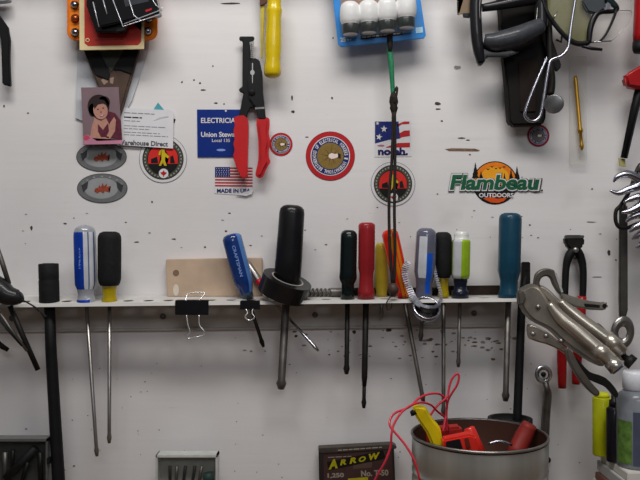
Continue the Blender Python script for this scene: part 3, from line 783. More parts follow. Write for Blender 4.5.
# ------------------------------------------------------------------ wall hooks (carry the hanging things, above the frame)
def hook(px, py, dd, label):
    b = MB(); b.tubew([P(px, py, 0), P(px, py, dd), P(px, py, dd) + Vector((0, -.002, .008))], [.0022]*3, DSTEEL, 8); o = b.build('wall_hook'); tag(o, label, 'hook', 'hooks above the tools'); return o

# pale plastic sleeve
b = MB(); b.plate([(78, 30), (150, 30), (148, 52), (132, 100), (118, 126), (95, 126), (75.5, 118)], .003, .8, mat('milky_plastic', 'b4b5ba', .3, var=.05, coat=.3)); o = b.build('plastic_sleeve')
tag(o, 'pale milky plastic sleeve on the board behind the brown sheath', 'sleeve')
# sheath
LEATHER = mat('brown_leather', '4e3f37', .6, var=.25, scale=60, bump=.3)
o = thing('leather_sheath', 'wedge-shaped dark brown leather sheath hanging below the orange and cream cards', 'sheath', (112, 120, .012))
b = MB(); b.plate([(82, -20), (140, -20), (138.5, 51), (122, 108), (117, 122), (107, 122), (100, 92), (83.5, 51)], .014, 7, LEATHER, 1.5); b.build('body', o)
b = MB(); b.plate([(82.5, 48), (98, 48), (110, 74), (108, 80), (95.5, 75)], .016, 2, MATTE, .6); b.plate([(124, 48), (139, 48), (131, 74), (120, 70), (113, 70)], .016, 2, MATTE, .6); b.build('straps', o)
b = MB(); b.plate([(98, 50), (124, 50), (111, 72)], .0155, 1.6, mat('grey_green_insert', '3c413c', .6, var=.2)); b.build('insert', o)
b = MB(); b.flat([(101, 80), (106, 76), (108, 82), (104, 85)], .0143, mat('worn_stamp', '8a776a', .7)); b.flat([(110, 78), (114, 77), (113, 84), (110, 83)], .0143, MATS['worn_stamp']); b.build('stamp_marks', o)

# orange card
OC = mat('orange_card', 'c46a16', .4, var=.08)
o = thing('orange_blister_card', 'bright orange round-cornered card with chrome knobs behind the cream card', 'packaging', (112, 40, .03))
b = MB(); b.plate(rrect(67, -60, 157.5, 40.5, 9), .027, 1.2, OC, .3); b.flat(rotpts(rrect(69.5, -58, 155, 37.5, 7), 0, 0, 0), .0272, mat('orange_card_face', 'd27a20', .4, var=.08)); b.build('card', o)
for x, y in ((75, 5), (75.5, 18.5), (75.5, 32.5), (148, 31.5), (149, 19)):
    k = MB(); k.lathe((x, y, .0272), (x, y, .034), [(0, 4.6), (.2, 4.4), (.5, 2.6), (.8, 3.2), (1, 1.4)], CHROME if y != 18.5 or x > 100 else mat('copper_knob', 'b0603a', .3, .8), 16); k.build('knob', o)
# cream card
o = thing('cream_card', 'cream card with red rounded panel hanging in front of the orange card', 'packaging', (112, 50, .035))
b = MB(); b.plate([(79, -60), (143.6, -60), (144, 49), (79.5, 50.2)], .036, 1.4, mat('cream_card_board', 'c9b993', .6, var=.06), .2); b.build('card', o)
b = MB(); b.flat([(84, -50), (141, -50), (139, 10), (131, 22), (141.5, 31), (141, 42), (138, 45), (88, 46), (84.5, 43)], .0363, mat('brick_red_print', 'a8352c', .5, var=.1, scale=40)); b.build('red_panel', o)
b = MB(); dashes(b, 95, 124, 39.5, 1.1, .0366, mat('dark_red_print', '7c2c24', .5), -.03); b.disc(87.5, 40, 2.2, 2, .0366, MATS['cream_card_board'], 12); b.disc(87.5, 40, 1.4, 1.2, .0368, MATS['brick_red_print'], 12); b.build('printing', o)
# black plastic pack tilted
o = thing('black_blister_pack', 'glossy black plastic pack in clear shell tilted in front of the cream card', 'packaging', (120, 25, .05))
GB = mat('glossy_black_shell', '17171a', .18, coat=.8, var=.3, scale=30)
a = math.radians(-13)
b = MB(); b.plate(rotpts(rrect(96, -36, 158, 22, 2.5), 120, 10, a), .060, 14, GB, 1.2); shell = b.build('body', o)
b = MB(); b.plate([(88, -30), (106, -36), (128, 24), (124, 32), (96, 32), (86, 5)], .052, 8, GB, 1); b.plate([(118, 14), (126, 12), (125, 31), (116, 32)], .0535, 6, MATTE, .6); b.build('side_flap', o)
b = MB()
for p in ([(109, -10), (123, 26.5), (160, 14.5)], [(126, -10), (134, 16), (141, 20)], [(146, -12), (155, 4), (162, 11)], [(124, 24), (161, 10), (163, 5)], [(93, 2), (99, 27)], [(103, 0), (107, 14)]):
    b.tube([(x, y, .0612 if i else .061) for i, (x, y) in enumerate(p)], .55, mat('shell_edge', 'b8bac0', .15, .3), 6)
b.build('shell_edges', shell)
b = MB(); b.flat(rotpts([(126, -4), (150, -4), (150, 8), (126, 8)], 120, 10, a), .0604, mat('charcoal_label', '3c3e42', .3)); b.flat([(145, 10), (152, 8), (151.5, 10), (146, 12)], .0606, RED); b.build('label_print', shell)
hook(112, -50, .075, 'steel hook above the stack of hanging cards')

# left edge black curved tool
o = thing('hand_shears', 'black curved tool handle hanging at the upper left edge', 'hand tool', (4, 80, .02))
b = MB(); b.plate([(-6, -6), (-2, 14), (2, 19), (7.5, 27), (9.6, 40), (9, 60), (10.2, 86.5), (2, 84), (1.2, 60), (.6, 40), (-2, 30), (-8, 22), (-12, -4)], .02, 5, MATTE, 1); b.build('handle', o)
b = MB(); b.plate([(-14, -8), (9, -8), (9.5, 1), (2, 2.2), (-14, 2.5)], .022, 7, mat('pale_grey_tool', '9c9ca0', .4, .3), 1); b.build('head', o)
hook(-4, -3, .03, 'steel hook above the black tool at upper left')

# ------------------------------------------------------------------ wire stripper
def stripper():
    o = thing('wire_stripper', 'black jawed wire stripper with red handles hanging over the blue sign', 'pliers', (250, 60, .015))
    WD = .014
    b = MB(); b.plate([(242.5, 40.5), (239.2, 40.5), (239.2, 36.2), (254.2, 36.2), (254.2, 40), (252.5, 40.8), (252, 58), (256, 60), (258, 78), (262.5, 100), (264, 118.5), (257.5, 119), (256.5, 112), (254, 107.5), (251, 107.5), (248, 112), (246.5, 119), (238.5, 118), (241.5, 102), (243.5, 93), (239, 91.5), (239, 88), (242.2, 87.2)], WD, 3.4, MATTE, .8)
    b.build('jaws', o)
    b = MB(); b.plate([(250, 60), (254, 57.5), (259.5, 60), (262.5, 74), (263, 92), (266, 119), (258, 119), (255.5, 107), (249, 98), (247.5, 80)], WD + .004, 2.8, BLACK, .8); b.build('upper_lever', o)
    b = MB(); 
    for y in range(43, 58, 2): b.tube([(250.6, y, WD + .0035), (252.6, y + 1, WD + .0035)], .7, STEEL, 6)
    b.plate([(249.6, 42), (254, 41), (253.4, 57), (251, 58)], WD + .0015, 1.2, STEEL, .2); b.build('cutting_teeth', o)
    b = MB(); b.disc(252.4, 72.5, 2.2, 2.6, WD + .0042, mat('pale_hole', 'a8a8aa', .5), 14); b.flat([(252, 63), (253, 63), (253, 70), (252, 70)], WD + .0042, MATS['pale_hole']); b.flat([(252, 75), (252.9, 75), (252.7, 83), (252.1, 83)], WD + .0042, MATS['pale_hole'])
    b.build('wire_notches', o)
    b = MB(); b.lathe((252, 93, WD + .0035), (252, 93, WD + .0058), [(0, 3.4), (.7, 3.2), (1, 2)], DARKST, 16); b.build('pivot', o)
    b = MB(); b.flat([(255, 107.5), (264.3, 106.8), (264.4, 108.6), (255, 109.3)], WD + .0043, STEEL); b.build('spring_clip', o)
    RG = mat('red_vinyl_grip', 'b0262a', .35, coat=.3, var=.08)
    L = [(234.5, 117), (247.5, 118.3), (247.8, 150), (247.3, 172), (247.6, 175), (244, 177.8), (240, 175.5), (235, 163), (233.2, 156), (234.6, 150), (233.4, 144), (234.6, 138), (233.4, 131), (234.8, 125)]
    R = [(256.5, 118.6), (268, 117.2), (269.4, 125), (268.6, 133), (270, 141), (268.6, 150), (268.8, 157), (270, 162), (266.5, 168), (263.5, 175), (259.5, 178), (255.8, 176), (255.4, 172), (258, 160), (258, 140)]
    for p in (L, R): b = MB(); b.plate(p, WD + .007, 7, RG, 3.0, seg=4, sm=3); b.build('grip', o)
    b = MB(); b.tubew([P(252.4, 72.5, 0), P(252.4, 72.5, WD - .004)], [.0015, .0015], STEEL, 8); b.build('nail', o)
stripper()

# yellow handled screwdriver hanging
o = thing('screwdriver', 'yellow handled screwdriver hanging handle down at the top left of centre', 'screwdriver', (272.5, 78, .03))
YH = mat('solid_yellow_handle', 'c4ac18', .25, coat=.5, var=.08)
b = MB(); b.lathe((274.5, -6, .03), (272.3, 77.6, .03), [(0, 6.6), (.08, 6.8), (.16, 7), (.19, 8.2), (.22, 8), (.3, 7.4), (.5, 8), (.64, 8.4), (.76, 7.8), (.82, 7.6), (.88, 8.4), (.95, 8.6), (.985, 7), (1, 4)], YH, 40, .03, 8); b.build('handle', o)
b = MB(); b.lathe((275.5, -60, .03), (274.5, -6, .03), [(0, 2.4), (1, 2.4)], DSTEEL, 10); b.build('shank', o)
b = MB(); b.plate([(260, -30), (265.5, -30), (264.5, 10), (262.5, 58), (260.8, 58), (260.6, 20)], .016, 2.5, mat('brass_strip', 'a3943a', .4, .5, var=.15), .4); o2 = b.build('brass_strip'); tag(o2, 'thin tapered brass coloured strip hanging left of the yellow handle', 'metal strip')
b = MB(); b.plate([(259, -30), (268, -30), (267, 3), (259.8, 6)], .0195, 2.5, mat('dark_red_brown', '5a3a2c', .5), .4); o2 = b.build('brown_tab'); tag(o2, 'short dark brown tab at the top edge left of the yellow handle', 'tab')
hook(275, -34, .045, 'steel hook above the yellow handled screwdriver')

# ------------------------------------------------------------------ blue blister card with four white bulbs
def blister():
    o = thing('blister_pack', 'blue blister card holding four white domed items with dark bases, top centre', 'packaging', (380, 44, .03))
    CB = mat('sky_blue_card', '2c7fc0', .4, var=.08)
    b = MB(); b.plate([(326, -60), (410, -70), (426, 35), (424, 38.3), (341, 47), (338, 44.5), (333, 0)], .030, 1.4, CB, .4); crd = b.build('card', o)
    b = MB(); b.flat([(340, -40), (408, -48), (414, 12), (410, 24), (345, 31), (341, 20)], .0303, mat('brown_picture_print', '8a7264', .5, var=.25, scale=60)); b.build('picture_panel', crd)
    WB = mat('white_gloss_dome', 'e0e2e0', .2, coat=.5, var=.03, k=1.5); DB = mat('dark_green_base', '1c2822', .35, coat=.3)
    for cx, cy in ((350.5, 34.5), (369, 33), (387.5, 31), (406.5, 28)):
        t = MB(); t.lathe((cx - .6, cy - 33, .042), (cx, cy, .042), [(0, 3), (.03, 6), (.1, 8.8), (.2, 10), (.4, 10.4), (.60, 10), (.68, 8.8), (.70, 8.3), (.71, 8.6), (.95, 8.4), (1, 7.4)], WB, 32, matf=lambda a, tt: DB if tt > .70 else None); t.build('bulb', o)
    b = MB(); b.plate(rotpts([(341, -34), (413, -34), (420, 28), (417, 35), (341, 35), (337, 27)], 380, 0, -.09), .059, 1, clear_plastic('clear_blister', '303438', .05, .12), .4); b.build('clear_cover', o)
    b = MB(); b.flat([(360.5, 35.6), (402, 31), (402.5, 34.8), (361, 39.4)], .0306, INK); b.build('caption_bar', o)
    b = MB(); dashes(b, 362.5, 401, 37.1, 1.0, .0309, WHITE, -.115, 4); b.text('25', 340.3, 37.3, 345.8, 41.8, .0304, WHITE, .03, -.1); dashes(b, 347, 351.5, 39.2, 1.4, .0304, WHITE, -.1, 2)
    b.build('printing', crd); b = MB(); b.flat([(415.5, 27.6), (422.6, 26.8), (423, 32.4), (416, 33.2)], .0304, mat('pale_blue_patch', 'a4c4dc', .5)); b.build('corner_patch', crd)
    hook(370, -52, .045, 'steel hook above the blue blister card')
blister()

# cord hanging
o = thing('hanging_cord', 'green and dark brown cord hanging knotted in front of the stickers down to the rack', 'cord', (393, 290, .06))
CORD = mat('dark_brown_cord', '2e2826', .7, var=.3, scale=300, bump=.4); GC = mat('green_cord', '2c7a58', .5, var=.3, scale=300)
b = MB(); b.tube([(389.5, 30, .026), (389.8, 50, .034), (391, 62, .036), (392, 78, .036), (393, 95, .036)], [2.6, 2.6, 2.8, 2.4, 2.2], GC, 10, smooth_path=4)
b.build('green_strand', o)
b = MB(); b.tube([(390, 30, .028), (390, 44, .034), (390, 52, .0365)], [2.6, 2.8, 2], CORD, 8); b.build('upper_strand', o)
b = MB(); b.tube([(392.5, 95, .038), (397, 87, .038), (396.5, 95, .04), (394.5, 103, .042), (393, 96, .042)], 1.2, CORD, 8, smooth_path=4); b.build('knot_loop', o)
b = MB(); b.lathe((393.5, 93, .037), (394, 116, .038), [(0, 2.4), (.2, 4), (.4, 4.6), (.55, 3.4), (.66, 4.2), (.8, 3), (1, 1.8)], CORD, 14); b.build('knot', o)
b = MB(); b.tube([(393.2, 112, .040), (392.6, 140, .041), (391.6, 165, .045), (389.5, 190, .050), (389, 215, .054), (390, 250, .060), (392.5, 285, .064)], 1.55, CORD, 10, smooth_path=4)
b.tube([(394.6, 112, .040), (395, 140, .041), (395, 165, .045), (394.6, 190, .050), (394.4, 215, .054), (395, 250, .060), (394, 285, .064)], 1.55, CORD, 10, smooth_path=4); b.build('twin_strands', o)
b = MB(); b.lathe((393.4, 283, .065), (393, 297, .065), [(0, 1.8), (.15, 4), (.4, 5.6), (.6, 5.4), (.8, 3.8), (1, 2)], mat('dark_bead', '4a3a34', .45), 16); b.build('bead', o)
b = MB(); b.tube([(391, 296, .066), (386.5, 303, .068), (387.5, 309.5, .068), (390.5, 309, .068), (392, 303, .068)], .6, CORD, 8, smooth_path=4); b.build('tail_loop', o)

# ------------------------------------------------------------------ top right tools
# saw with D handle
o = thing('hand_saw', 'black D-handled hand saw hanging at the top right with toothed tan blade edge', 'saw', (500, 40, .05))
HB = mat('black_handle_plastic', '26262a', .32, coat=.4, var=.2, scale=60)
SDp = .055
b = MB(); b.tube([(482, -26, SDp), (477, -8, SDp), (475.5, 10, SDp), (476.5, 34, SDp), (478.5, 50, SDp), (480.5, 62, SDp)], [6, 6.2, 6, 6, 5.6, 3.6], HB, 14, smooth_path=4)
b.plate([(474, 44), (485, 46), (506, 50), (520, 52), (506, 57), (487, 57), (484.5, 62), (481, 66), (477.5, 63)], SDp, 6, HB, 1); b.build('guard', o)
b = MB(); b.tube([(484, 40, SDp + .002), (496, 41.5, SDp + .004), (514, 37.5, SDp + .005), (530, 31, SDp + .004), (541, 25, SDp + .002)], [6, 9.6, 10.4, 9.4, 7.5], mat('ribbed_grey_grip', '3d3f44', .45, coat=.3, var=.2, scale=150, bump=.3), 16, smooth_path=4); b.build('grip', o)
b = MB(); b.tube([(541, 27, SDp), (541, 10, SDp), (540, -10, SDp), (536, -26, SDp)], [7, 6.6, 6.6, 6], HB, 12, smooth_path=4); b.tube([(482, 8, SDp), (500, 5, SDp), (520, 1, SDp), (540, -2, SDp)], [4, 5, 6, 6], HB, 12, smooth_path=3)
b.tube([(482, -24, SDp), (510, -30, SDp), (537, -26, SDp)], [5, 6, 5], HB, 12, smooth_path=3); b.build('frame', o)
b = MB(); b.tube([(481, -6, SDp + .0062), (479.6, 6, SDp + .0066), (480, 20, SDp + .006)], .7, STEEL, 6, smooth_path=4); b.tube([(537.6, 6, SDp+.005), (536.5, 18, SDp+.006), (534, 22.5, SDp + .0095), (512, 29.5, SDp+.0135), (490, 37, SDp+.011), (486, 37.5, SDp+.009)], .55, STEEL, 6, smooth_path=3); b.build('metal_trim', o)
T = [(459.5, -30)]; y = -28
while y < 13: T += [(457.2, y + 1), (459.6, y + 2.1)]; y += 2.4
T += [(460, 13.8), (471, 14), (472, -30)]
b = MB(); b.plate(T, .048, 2, mat('tan_blade_guard', '7b6b58', .5, var=.15), 0); b.plate([(463, 13), (470, 13), (470, 17.5), (463.5, 17)], .049, 3, mat('dark_green_clip', '2a3430', .5), .4); b.build('blade_edge', o)
hook(508, -26, .07, 'steel hook above the hand saw')
# dark leather sheath
b = MB(); b.plate([(498, -20), (549, -20), (550, 30), (553, 60), (548, 90), (546, 118), (543, 125), (512, 125.5), (509, 120), (507, 90), (503, 50)], .034, 14, mat('black_brown_leather', '17120f', .7, var=.3, scale=30, bump=.3), 2)
o = b.build('leather_sheath'); tag(o, 'wide black-brown leather sheath hanging behind the D-handled saw', 'sheath')
e = MB(); e.plate([(518, 60), (538, 60), (536, 112), (520, 112)], .036, 2, mat('worn_brown_leather', '281d17', .8, var=.35, scale=40), .8); e.build('worn_pocket', o)
# black cable loop right of saw
b = MB(); b.plate([(544, -10), (553, -10), (549, 12), (553, 40), (562, 66), (557, 72), (548, 56), (541, 30)], .046, 4, MATTE, 1); tag(b.build('black_strap'), 'black strap hanging between the saw handle and the olive lens', 'strap')
# chrome wire hook
b = MB(); cr = 1.5; d = .068
b.tube([(577, -20, d), (575, 0, d), (571, 26, d), (569, 42, d), (567, 50, d), (561, 56, d), (553, 59, d), (549.5, 63, d), (547, 76, d), (544, 96, d), (541, 113, d), (537, 119.5, d), (531, 121, d), (526, 117.5, d), (525.4, 111, d), (531, 95, d), (538, 78, d), (545.5, 61, d), (546.5, 57.5, d)], cr, CHROME, 12, smooth_path=5)
o = b.build('wire_hook'); tag(o, 'bright chrome wire hook bent into a long narrow loop below the saw', 'hook')
# inspection mirror
o = thing('inspection_mirror', 'small round grey metal disc on a stem behind the chrome wire loop', 'mirror', (554, 104, .05))
b = MB(); b.lathe((554.3, 104, .048), (553.6, 104, .054), [(0, 8.4), (.3, 9.6), (.9, 9.6), (1, 8.6)], mat('tarnished_disc', '8a8a8c', .3, .8, var=.3, scale=80), 32); b.build('disc', o)
b = MB(); b.tube([(549, 20, .05), (550.5, 60, .05), (552, 82, .05), (550, 95, .05)], [3, 3.2, 3.6, 4], DARKST, 10, smooth_path=3); b.build('stem', o)
# sleeve with brass rod
o = thing('clear_sleeve', 'narrow clear plastic sleeve taped to the board around the brass rod', 'sleeve', (578, 160, .004))
b = MB(); b.plate(rrect(570.5, 56, 587, 165, 1.5), .009, 5, clear_plastic('clear_sleeve_plastic', 'c4c2b4', .13, .25), .6); b.build('pouch', o)
b = MB(); b.lathe((575.3, 76, .0105), (582, 150, .0105), [(0, 1.6), (.05, 2), (.7, 1.9), (.72, 2.6), (.76, 2.6), (.77, 1.6), (.92, 1.7), (.94, 2.4), (1, 1)], mat('brass_rod_metal', 'a8853a', .35, .7), 12); o = b.build('brass_rod'); tag(o, 'slim brass rod hanging upright in the narrow clear sleeve', 'rod')

# safety glasses
o = thing('safety_glasses', 'black framed safety glasses with olive and clear lenses at the top right', 'glasses', (590, 40, .06))
g = .062
b = MB(); b.tube([(540, -20, g), (541.5, -4, g), (546, 10, g), (553, 22, g), (562, 33, g), (571, 41, g), (580, 44, g), (589, 42.5, g)], [2, 2, 2.1, 2.2, 2.3, 2.6, 2.8, 2.4], BLACK, 12, smooth_path=5)
b.tube([(589, 43, g), (590, 30, g), (594, 18, g), (600, 12, g), (612, 11.5, g), (617, 9, g), (612, 3, g), (600, -2, g), (590, -4, g)], [2.6, 3, 3.2, 2.8, 2.2, 2.4, 3.2, 3.4, 3.4], BLACK, 12, smooth_path=4); b.build('frame', o)
b = MB(); b.plate([(542, -20), (596, -20), (592, 10), (588, 42), (578, 43), (566, 35), (554, 21), (546, 8)], g - .006, 1.2, clear_plastic('olive_lens', '6c6a45', .66, .2), .3); b.build('lens', o)
b = MB(); b.plate([(594, -20), (632, -20), (631.5, 10), (630, 19), (622, 31), (611, 41), (592, 43), (590, 20)], g - .004, 1, clear_plastic('clear_lens', 'a5a19c', .32, .1), .3); b.build('lens', o)
b = MB(); b.tube([(582, 46, g), (592, 48.6, g), (602, 49.6, g)], [1.6, 1.8, 1.5], BLACK, 10); b.tube([(616.5, 10, g+.004), (612, 22, g+.002), (606, 34, g), (600, 41.5, g-.002)], [1.4, 1.4, 1.3, 1.1], BLACK, 10, smooth_path=3); b.build('temple_arm', o)
b = MB(); b.plate([(586, -10), (606, -10), (606, 8), (597, 14), (588, 12), (582, 2)], g + .004, 5, mat('dark_grey_nose', '404448', .35, coat=.4), 1.5); b.plate([(607, 2), (612, 1), (610, 9), (605, 10)], g + .006, 2, CHROME, .4); b.plate([(606, 0), (613, -2), (618, 4), (616, 8)], g+.007, 3, mat('teal_black', '15282a', .3, coat=.5), .6); b.build('nose_piece', o)
b = MB(); b.tube([(592, 42.3, g-.001), (602, 41.6, g-.001), (611, 41, g-.001)], .7, CHROME, 8); b.tube([(611, 41, g-.001), (622, 31, g-.001), (630, 19, g-.001), (631, 11, g-.001), (620, 10.5, g-.001)], .4, STEEL, 6, smooth_path=3); b.build('lens_rim', o)
hook(600, -16, .075, 'steel hook above the safety glasses')
b = MB(); b.tube([(557, 12, .066), (553, 20, .066)], .8, CHROME, 8); tag(b.build('small_wire'), 'short bright bit of wire in front of the olive lens', 'wire')
b = MB(); b.tube([(562, 36, .05), (561, 42, .05), (556, 39.5, .05)], 1.2, DARKST, 8); tag(b.build('bent_wire'), 'short dark bent wire below the olive lens by the black strap', 'wire')

# red handled tools at right edge
RDH = mat('bright_red_handle', '961a1e', .3, coat=.4, var=.08)
o = thing('red_handled_tool', 'red handle with black end hanging at the upper right corner', 'hand tool', (640, 40, .04))
b = MB(); b.lathe((645, -40, .04), (641, 43, .04), [(0, 7), (.3, 8.4), (.9, 8.2), (1, 7.4)], RDH, 24); b.build('handle', o)
b = MB(); b.lathe((641, 42, .04), (640.6, 52.5, .04), [(0, 8), (.7, 8), (1, 6.6)], MATTE, 20); b.build('end_cap', o); hook(645, -30, .055, 'steel hook above the red handle at the right edge')
o = thing('scraper', 'slanted black bar with red grip at the right edge above the wrenches', 'hand tool', (622, 160, .03))
b = MB(); b.plate([(624.8, 76), (631, 71), (646, 62), (656, 64), (650, 90), (628, 86.5)], .046, 12, RDH, 2.5, seg=3); b.build('grip', o)
b = MB(); b.tube([(642, 80, .036), (634, 112, .030), (624, 158, .016)], [5.2, 4.4, 3.6], MATTE, 4); b.build('bar', o)
b = MB(); b.plate([(619, 158), (625, 159), (626, 167), (620, 166)], .014, 2, mat('yellow_stain', 'a29a6a', .6)); b.build('tip', o); hook(650, 70, .05, 'steel hook behind the red grip')

# ------------------------------------------------------------------ wrenches
def claw_wrench(up, low, d, label):
    o = thing('open_end_wrench', label, 'wrench', (640, up[0][1], d), 'chrome wrenches bunched at the right')
    ex, ey = (up[-1][0] + low[-1][0]) / 2 + 8, (up[-1][1] + low[-1][1]) / 2
    b = MB()
    for pts in (up, low):
        q = [(x, y, d) for x, y in pts] + [(ex, ey, d - .002)]
        n = len(q); b.tube(q, [1.0 + 4.6 * (i / (n-1)) ** .7 for i in range(n)], CHROME, 14, smooth_path=5)
    b.build('jaw', o)
    b = MB(); b.tube([(ex - 2, ey, d - .002), (ex + 30, ey - 6, d - .004)], [5, 3.6], CHROME, 14); b.build('shaft', o)
for up, low, d, w in (([(613.5, 182), (618, 176.4), (628, 174), (638, 178.5)], [(610, 190.5), (618, 193), (628, 189.5), (637, 186.5)], .060, 'topmost'),
                      ([(624, 202.5), (631, 199), (640, 197)], [(621.5, 212.5), (630, 211), (640, 206)], .068, 'second from top'),
                      ([(626, 222), (632, 217), (641, 214.5)], [(629.5, 232), (635, 227.5), (642, 224)], .064, 'third from top'),
                      ([(632, 239), (637, 236), (644, 233)], [(636, 248), (641, 244.5), (647, 241)], .058, 'lowest')):
    claw_wrench(up, low, d, w + ' chrome open-end wrench in the bunch at the right edge')
b = MB(); b.tube([(621, 205, .05), (616, 211, .05), (616, 222, .05), (621, 228, .05), (632, 226, .046), (650, 212, .04), (652, 170, .035), (640, 165, .04), (630, 190, .046)], 2.0, DARKST, 10, closed=True, smooth_path=5); tag(b.build('key_ring'), 'dark steel ring threading the bunch of chrome wrenches', 'ring')
hook(640, 171, .06, 'steel hook carrying the bunch of wrenches')

# long combination wrench with box end
def ring_mb(cx, cy, ro, ry, ri, riy, d, t, m, n=28, tilt=0, bevel=.0):
    b = MB(); bm = bmesh.new(); R = []
    for rx, ry_, off in ((ro*.94, ry*.94, 0), (ro, ry, .25), (ro, ry, .75), (ro*.94, ry*.94, 1), (ri, riy, 1), (ri*.93, riy*.93, .5), (ri, riy, 0)):
        R.append([bm.verts.new(P(x, y, d - t*S*off)) for x, y in ell(cx, cy, rx, ry_, n, tilt)])
    for a in range(7):
        for j in range(n): bm.faces.new((R[a][j], R[a][(j+1) % n], R[(a+1) % 7][(j+1) % n], R[(a+1) % 7][j]))
    b.merge(bm, m, True); return b
o = thing('combination_wrench', 'long grey box-end wrench hanging below the bunch of chrome wrenches', 'wrench', (623, 332, .03))
OLDM = mat('worn_chrome', '84827f', .3, .85, var=.25, scale=40)
ring_mb(622.5, 332.5, 12, 17, 4.4, 6.2, .034, 8, OLDM, tilt=.12).build('box_end', o)
b = MB(); b.plate([(620, 205), (628, 205), (628.3, 310), (626, 319), (620, 319), (619.4, 300)], .032, 4, mat('grey_bar', '55534f', .45, .6, var=.25), 1.2); b.build('shaft', o)
hook(624, 208, .04, 'steel hook carrying the long grey wrench')

# small combination wrench with ring, hanging low
o = thing('combination_wrench', 'box-end wrench hanging on the board behind the metal can, ring upward', 'wrench', (543, 374, .02))
ring_mb(543.5, 374.5, 9, 9.5, 4.8, 5.2, .026, 7, mat('polished_steel', 'b0b0b4', .22, .95, var=.15)).build('box_end', o)
b = MB(); b.tube([(545.5, 382, .022), (547, 389, .028), (547.5, 396, .024), (545, 430, .02), (543.5, 500, .02)], [3, 3, 4.2, 4.4, 4.4], DSTEEL, 12, smooth_path=4); b.build('shaft', o)
b = MB(); b.lathe((543.5, 374.5, 0), (543.5, 374.5, .03), [(0, 1.2), (.9, 1.2), (.91, 2.6), (1, 2.4)], MATTE, 10); tag(b.build('nail'), 'dark nail holding the box-end wrench near the metal can', 'nail')
b = MB(); b.lathe((548, 460, 0), (548, 460, .028), [(0, 3), (.8, 3), (1, 2)], DARKST, 12); tag(b.build('bolt'), 'dark round bolt head on the board right of the metal can', 'bolt')

# nippers
o = thing('end_nippers', 'black end nippers with red grips hanging behind the locking pliers', 'pliers', (573, 250, .018))
b = MB(); b.plate([(565, 237), (568, 235), (583, 235), (585, 238), (584.6, 246), (580, 249), (578, 252), (572, 252), (570, 249), (566, 245)], .026, 9, DARKST, 2); b.plate([(565.4, 235.8), (584.6, 235.2), (584, 238.6), (566, 239)], .0265, 3, DSTEEL, .6); b.build('jaws', o)
for sx, pts in ((-1, [(575, 248, .02), (569, 256, .022), (566, 268, .022), (565, 290, .022), (563, 342, .022)]), (1, [(575, 248, .02), (580, 256, .018), (583, 268, .018), (583, 290, .018), (582, 312, .018)])):
    b = MB(); b.tube(pts, [4.6, 4.4, 3.6, 3.4, 3.2], MATTE, 12, smooth_path=4); b.build('handle', o)
b = MB(); b.lathe((575.5, 250, .022), (575.5, 250, .029), [(0, 3), (.7, 3), (1, 1.8)], STEEL, 14); b.build('pivot', o)
for pts in ([(563, 338, .022), (562, 345, .022), (561.8, 360, .022), (562.2, 388, .022)], [(582, 296, .018), (580, 330, .018), (577, 360, .018), (576, 384, .018)]):
    b = MB(); b.tube(pts, [4.4, 4.8, 4.8, 4], RDH, 14, smooth_path=4); b.build('grip', o)
b = MB(); b.lathe((575, 258, 0), (575, 258, .03), [(0, 1.2), (1, 1.2)], DARKST, 10); tag(b.build('nail'), 'thin nail holding the black end nippers', 'nail')

# black rod with base cup
o = thing('stand_rod', 'upright black rod with square drilled head standing in a black base behind the can', 'stand', (518, 420, .05))
b = MB(); b.tubew([P(526, 268, .020), P(522, 300, .024), P(517.5, 412, .052), P(517, 440, .055)], [3.6*S, 3.9*S, 4.3*S, 4.3*S], MATTE, 12); b.build('rod', o)
b = MB(); b.plate([(522.5, 262), (530.5, 262), (530.5, 286), (521.5, 286)], .026, 6, DARKST, .8); b.lathe((527, 269, .0255), (527, 269, .0272), [(0, 1.7), (1, 1.7)], MATTE, 10); b.build('drilled_head', o)
b = MB(); c0 = P(510, 418, .055); r0 = 22*K(.055)
b.lathew(Vector((c0.x, c0.y, BENCH_Z + .001)), c0, [(0, r0*.9), (.9, r0*.9), (.92, r0), (1, r0), (1, r0*.86), (.97, r0*.84), (.97, r0*.02)], MATTE, 36); b.build('base', o)

